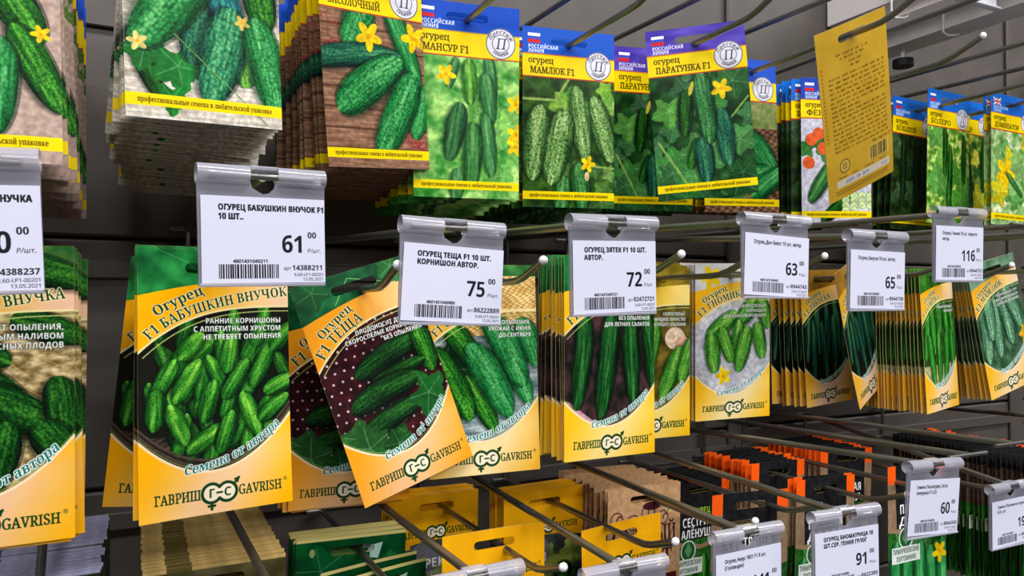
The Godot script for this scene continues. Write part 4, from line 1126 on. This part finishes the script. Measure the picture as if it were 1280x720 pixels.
func print_label(o: Dictionary) -> Canvas:   # price label
	var c := Canvas.new(300, 212, Color(0.80, 0.81, 0.88), 60)
	var ink := Color(0.10, 0.10, 0.13)
	var n := 0
	for s in o.name:
		c.text(s, 1 if o.caps else 0, 20 if o.caps else 18, 0.13 * c.w, (0.16 + 0.105 * n) * c.h, ink, {"out": ink, "ow": 0.3, "sx": o.get("sx", 1.0)})
		n += 1
	c.text(o.price, 1, 60, 0.825 * c.w, 0.645 * c.h, ink, {"al": 1.0, "sx": 0.9})
	c.text("00", 1, 21, 0.85 * c.w, 0.47 * c.h, ink)
	c.text("Р/шт.", 0, 14, 0.845 * c.w, 0.645 * c.h, ink, {"shear": 0.15})
	c.rng.seed = hash(o.code)
	var x := 0.13
	while x < 0.60:
		var k := c.rng.randf_range(0.004, 0.012)
		c.box(x, 0.785, x + k, 0.95, ink)
		x += k + c.rng.randf_range(0.005, 0.013)
	c.text("4601431049" + o.code.substr(5), 0, 11, 0.24 * c.w, 0.765 * c.h, ink, {"fit": 0.28 * c.w, "out": ink, "ow": 0.2})
	c.text("арт", 0, 12, 0.645 * c.w, 0.85 * c.h, ink)
	c.text(o.code, 1, 18, 0.715 * c.w, 0.855 * c.h, ink, {"fit": 0.265 * c.w})
	c.text("9.60-LP1-00201", 0, 11, 0.985 * c.w, 0.925 * c.h, ink, {"al": 1.0})
	c.text("13.05.2021", 0, 11, 0.985 * c.w, 0.98 * c.h, ink, {"al": 1.0})
	return c

# ---------------------------------------------------------------------------------------------
# Canvas: paints the flat prints (packet artwork, price labels) pixel by pixel
# ---------------------------------------------------------------------------------------------
class Canvas:
	var w: int
	var h: int
	var d: PackedByteArray
	var soft := FastNoiseLite.new()
	var cell := FastNoiseLite.new()
	var rng := RandomNumberGenerator.new()
	static var glyphs := {}
	static var fonts := []

	func _init(cw: int, ch: int, c: Color, sd := 1) -> void:
		w = cw
		h = ch
		var im := Image.create_empty(w, h, false, Image.FORMAT_RGB8)
		im.fill(c)
		d = im.get_data()
		soft.seed = sd
		soft.frequency = 0.02
		soft.fractal_octaves = 3
		cell.seed = sd
		cell.noise_type = FastNoiseLite.TYPE_CELLULAR
		cell.cellular_return_type = FastNoiseLite.RETURN_DISTANCE
		cell.frequency = 1.0
		cell.fractal_type = FastNoiseLite.FRACTAL_NONE
		rng.seed = sd

	func dot(x: int, y: int, r: float, g: float, b: float, a: float) -> void:
		var i := (y * w + x) * 3
		d[i] = int(d[i] + (r * 255.0 - d[i]) * a)
		d[i + 1] = int(d[i + 1] + (g * 255.0 - d[i + 1]) * a)
		d[i + 2] = int(d[i + 2] + (b * 255.0 - d[i + 2]) * a)

	# uneven tone of a printed photograph
	func grain(x: int, y: int) -> void:
		var i := (y * w + x) * 3
		var k := 1.0 + 0.2 * soft.get_noise_2d(x * 2.6, y * 2.6)
		d[i] = mini(255, int(d[i] * k))
		d[i + 1] = mini(255, int(d[i + 1] * k))
		d[i + 2] = mini(255, int(d[i + 2] * k))

	# mottled fill of a band, u and v in 0..1, noise stretched by sx, sy
	func mottle(v0: float, v1: float, c0: Color, c1: Color, sx := 1.0, sy := 1.0, gain := 1.3, u0 := 0.0, u1 := 1.0) -> void:
		for y in range(int(v0 * h), mini(h, int(ceil(v1 * h)))):
			for x in range(int(u0 * w), mini(w, int(ceil(u1 * w)))):
				var t := clampf(0.5 + gain * 0.5 * soft.get_noise_2d(x * sx, y * sy), 0.0, 1.0)
				dot(x, y, lerpf(c0.r, c1.r, t), lerpf(c0.g, c1.g, t), lerpf(c0.b, c1.b, t), 1.0)

	func box(u0: float, v0: float, u1: float, v1: float, c: Color, a := 1.0) -> void:
		for y in range(maxi(0, int(v0 * h)), mini(h, int(round(v1 * h)))):
			for x in range(maxi(0, int(u0 * w)), mini(w, int(round(u1 * w)))):
				dot(x, y, c.r, c.g, c.b, a)

	# even-odd filled polygons in pixels with smoothed edges
	func poly(cs: Array, c: Color, a := 1.0) -> void:
		var x0 := 1e9
		var x1 := -1e9
		var y0 := 1e9
		var y1 := -1e9
		for pts in cs:
			for p in pts:
				x0 = minf(x0, p.x)
				x1 = maxf(x1, p.x)
				y0 = minf(y0, p.y)
				y1 = maxf(y1, p.y)
		var ya := maxi(0, int(floor(y0)))
		var yb := mini(h - 1, int(floor(y1)))
		var xa := maxi(0, int(floor(x0)))
		var xb := mini(w - 1, int(floor(x1)))
		if xb < xa:
			return
		var cov := PackedFloat32Array()
		cov.resize(xb - xa + 2)
		for y in range(ya, yb + 1):
			cov.fill(0.0)
			for s in 3:
				var yy := y + (s + 0.5) / 3.0
				var xs := PackedFloat32Array()
				for pts in cs:
					var n: int = pts.size()
					var q: Vector2 = pts[n - 1]
					for k in n:
						var p: Vector2 = pts[k]
						if (p.y > yy) != (q.y > yy):
							xs.append(p.x + (q.x - p.x) * (yy - p.y) / (q.y - p.y))
						q = p
				xs.sort()
				for k in range(0, xs.size() - 1, 2):
					var l := maxf(xs[k], xa)
					var r := minf(xs[k + 1], xb + 1.0)
					var x := int(l)
					while x < r:
						cov[x - xa] += (minf(r, x + 1.0) - maxf(l, x)) / 3.0
						x += 1
			for x in range(xa, xb + 1):
				var k := cov[x - xa]
				if k > 0.01:
					dot(x, y, c.r, c.g, c.b, minf(k, 1.0) * a)

	func line(pts: Array, width: float, c: Color, a := 1.0) -> void:
		for i in pts.size() - 1:
			var p: Vector2 = pts[i]
			var q: Vector2 = pts[i + 1]
			var n := (q - p).normalized().orthogonal() * width * 0.5
			var e := (q - p).normalized() * width * 0.25
			poly([PackedVector2Array([p + n - e, q + n + e, q - n + e, p - n - e])], c, a)

	func ring(cx: float, cy: float, r: float, width: float, c: Color, from := 0.0, to := 360.0) -> void:
		var o := []
		for i in 33:
			var t := deg_to_rad(lerpf(from, to, i / 32.0))
			o.append(Vector2(cx + cos(t) * r, cy + sin(t) * r))
		line(o, width, c)

	func disc(cx: float, cy: float, rx: float, ry: float, c: Color, a := 1.0, turn := 0.0) -> void:
		var o := PackedVector2Array()
		for i in 24:
			var t := TAU * i / 24.0
			o.append(Vector2(cx, cy) + Vector2(cos(t) * rx, sin(t) * ry).rotated(turn))
		poly([o], c, a)

	static func glyph(f: int, ch: String) -> Array:
		var key := str(f) + ch
		if glyphs.has(key):
			return glyphs[key]
		if fonts.is_empty():
			for nm in ["Droid Sans", "Droid Serif"]:
				for wt in [400, 700]:
					var sf := SystemFont.new()
					sf.font_names = PackedStringArray([nm])
					sf.font_weight = wt
					fonts.append(sf)
		var ts := TextServerManager.get_primary_interface()
		var rid: RID = fonts[f].get_rids()[0]
		var g := ts.font_get_glyph_index(rid, 64, ch.unicode_at(0), 0)
		var c: Dictionary = ts.font_get_glyph_contours(rid, 64, g)
		var outs := []
		var first := 0
		var pts: PackedVector3Array = c.get("points", PackedVector3Array())
		for last in c.get("contours", PackedInt32Array()):
			var n: int = last - first + 1
			var o := PackedVector2Array()
			for k in n:
				var p := pts[first + k]
				var nx := pts[first + (k + 1) % n]
				var pv := pts[first + (k + n - 1) % n]
				if p.z > 0.5:
					o.append(Vector2(p.x, p.y))
				else:
					var a := Vector2(pv.x, pv.y) if pv.z > 0.5 else Vector2(p.x + pv.x, p.y + pv.y) * 0.5
					var b := Vector2(nx.x, nx.y) if nx.z > 0.5 else Vector2(p.x + nx.x, p.y + nx.y) * 0.5
					var m := Vector2(p.x, p.y)
					if pv.z < 0.5:
						o.append(a)
					for t in [0.33, 0.66]:
						o.append(a.lerp(m, t).lerp(m.lerp(b, t), t))
			outs.append(o)
			first = last + 1
		glyphs[key] = [outs, ts.font_get_glyph_advance(rid, 64, g).x]
		return glyphs[key]

	# lettering; path is an optional bezier [p0, p1, p2] in pixels that the baseline follows
	func text(s: String, f: int, size: float, x: float, y: float, c: Color, o := {}) -> void:
		var sc := size / 64.0
		var sx: float = o.get("sx", 1.0)
		var sp: float = o.get("sp", 0.0)
		var shear: float = o.get("shear", 0.0)
		var total := 0.0
		for ch in s:
			total += glyph(f, ch)[1] * sc * sx + sp
		if o.has("fit"):
			sx *= o.fit / total
			total = o.fit
		var at: float = -total * o.get("al", 0.0)
		var ang: float = deg_to_rad(o.get("ang", 0.0))
		var path: Array = o.get("path", [])
		var smp := PackedVector2Array()
		var len := PackedFloat32Array()
		if path:
			for i in 41:
				var t := i / 40.0
				smp.append(path[0].lerp(path[1], t).lerp(path[1].lerp(path[2], t), t))
				len.append(0.0 if i == 0 else len[i - 1] + smp[i].distance_to(smp[i - 1]))
			at = (len[40] - total) * o.get("al", 0.0)
		var jobs := []
		for ch in s:
			var g := glyph(f, ch)
			var adv: float = g[1] * sc * sx + sp
			var org := Vector2(x, y) + Vector2(at, 0).rotated(ang)
			var rot := ang
			if path:
				var m := clampf(at + adv * 0.5, 0.0, len[40])
				var i := 1
				while i < 40 and len[i] < m:
					i += 1
				var dir := (smp[i] - smp[i - 1]).normalized()
				rot = dir.angle()
				org = smp[i - 1] + dir * (m - len[i - 1]) - dir * adv * 0.5
			var cs := []
			for pts in g[0]:
				var q := PackedVector2Array()
				for p in pts:
					q.append(org + Vector2((p.x * sx - p.y * shear) * sc, p.y * sc).rotated(rot))
				cs.append(q)
			if cs:
				jobs.append(cs)
			at += adv
		if o.has("out"):
			var r: float = o.get("ow", 1.5)
			for k in 8:
				var off := Vector2(r, 0).rotated(TAU * k / 8.0)
				for cs in jobs:
					var moved := []
					for q in cs:
						var mq := PackedVector2Array()
						for p in q:
							mq.append(p + off)
						moved.append(mq)
					poly(moved, o.out, 0.8)
		for cs in jobs:
			poly(cs, c)

	# one printed cucumber: centre (u, v), length and width as fractions of the packet width
	func cuke(u: float, v: float, l: float, wd: float, deg: float, st: Array, bend := 0.0, wart := 1.0) -> void:
		var cx := u * w
		var cy := v * h
		var hl := l * w * 0.5
		var hw0 := wd * w * 0.5
		var a := deg_to_rad(deg)
		var ca := cos(a)
		var sa := sin(a)
		var rb := hw0 * (1.0 + absf(bend))
		var ex := absf(ca) * hl + absf(sa) * rb * 1.35 + 2.0
		var ey := absf(sa) * hl + absf(ca) * rb * 1.35 + 2.0
		var c0: Color = st[0]
		var c1: Color = st[1]
		var c2: Color = st[2]
		var fr := 5.5 / maxf(hw0, 4.0)
		var sd := u * 977.0 + v * 331.0
		for y in range(maxi(0, int(cy - ey)), mini(h, int(cy + ey) + 1)):
			for x in range(maxi(0, int(cx - ex)), mini(w, int(cx + ex) + 1)):
				var dx := x - cx
				var dy := y - cy
				var p := (dx * ca + dy * sa) / hl
				var ap := absf(p)
				if ap >= 1.0:
					continue
				var q := -dx * sa + dy * ca - bend * (p * p - 0.3) * hw0
				var hw := hw0 * sqrt(1.0 - ap * ap * sqrt(ap)) * (1.0 - 0.1 * p)
				var t := q / maxf(hw, 0.01)
				var e := (1.0 - absf(t)) * hw
				if e <= 0.0:
					if t > 0.0 and e > -hw0 * 0.35 or e > -hw0 * 0.12:
						dot(x, y, c0.r * 0.5, c0.g * 0.4, c0.b * 0.5, 0.55 * (1.0 + e / (hw0 * 0.35)))
					continue
				var z := sqrt(maxf(0.0, 1.0 - t * t))
				var n := cell.get_noise_2d((p * hl) * fr + sd, q * fr * (1.6 - 0.6 * z))
				var k := -0.06 + 0.72 * z * sqrt(z) - (t * ca + p * 0.4 * sa) * 0.24 - (n + 0.62) * 0.42 * wart
				k += 0.16 * maxf(0.0, p) + soft.get_noise_2d(q * 5.0 + sd, p * hl * 0.4) * 0.35
				k = clampf(k, 0.0, 1.0)
				var m := k * 2.0 if k < 0.5 else k * 2.0 - 1.0
				var f0 := c0 if k < 0.5 else c1
				var f1 := c1 if k < 0.5 else c2
				dot(x, y, lerpf(f0.r, f1.r, m), lerpf(f0.g, f1.g, m), lerpf(f0.b, f1.b, m), minf(e, 1.0))

	func leaf(u: float, v: float, r: float, deg: float, c: Color) -> void:
		var o := PackedVector2Array()
		var hf := PackedVector2Array()
		var ctr := Vector2(u * w, v * h)
		for i in 40:
			var t := TAU * i / 40.0
			var k := (0.78 + 0.16 * cos(t * 5.0) + 0.05 * sin(t * 17.0)) * (1.0 - 0.35 * smoothstep(0.75, 1.0, -cos(t)))
			var p := ctr + Vector2(cos(t) * k, sin(t) * k).rotated(deg_to_rad(deg)) * r * w
			o.append(p)
			if i <= 20:
				hf.append(p)
		poly([o], c)
		poly([hf], c.darkened(0.25), 0.6)
		for t in [0.0, 1.25, -1.25, 2.5, -2.5]:
			line([ctr, ctr + Vector2(r * w * 0.8, 0).rotated(t + deg_to_rad(deg))], maxf(1.0, r * w * 0.035), c.lightened(0.35), 0.6)

	func flower(u: float, v: float, r: float, c := Color(0.98, 0.83, 0.05)) -> void:
		for i in 5:
			var t := TAU * i / 5.0 + u * 9.0
			disc(u * w + cos(t) * r * w * 0.55, v * h + sin(t) * r * w * 0.55, r * w * 0.55, r * w * 0.3, c if i % 2 else c.darkened(0.08), 1.0, t)
		disc(u * w, v * h, r * w * 0.2, r * w * 0.2, Color(0.9, 0.6, 0.05))

	func leaves(n: int, v0: float, v1: float, r: float, cs: Array, u0 := 0.0, u1 := 1.0) -> void:
		for i in n:
			var c: Color = cs[rng.randi() % cs.size()]
			leaf(rng.randf_range(u0, u1), rng.randf_range(v0, v1), r * rng.randf_range(0.6, 1.3), rng.randf_range(0, 360), c.lightened(rng.randf_range(0.0, 0.15)))

	func planks(v0: float, v1: float, n: int, c: Color, gap: Color) -> void:
		mottle(v0, v1, c.darkened(0.25), c.lightened(0.15), 0.4, 5.0, 1.6)
		for i in n + 1:
			var v := lerpf(v0, v1, float(i) / n)
			box(0, v, 1, v + 0.008, gap, 0.8)

	func weave(v0: float, v1: float, c0: Color, c1: Color, s: float) -> void:
		for y in range(int(v0 * h), mini(h, int(v1 * h))):
			for x in w:
				var t := 0.5 + 0.5 * sin(x / s + 2.0 * sin(y / (s * 2.3))) * sin(y / s * 1.6 + x * 0.05)
				t = clampf(t + soft.get_noise_2d(x, y) * 0.5, 0.0, 1.0)
				dot(x, y, lerpf(c0.r, c1.r, t), lerpf(c0.g, c1.g, t), lerpf(c0.b, c1.b, t), 1.0)

	func tex() -> ImageTexture:
		return ImageTexture.create_from_image(Image.create_from_data(w, h, false, Image.FORMAT_RGB8, d))
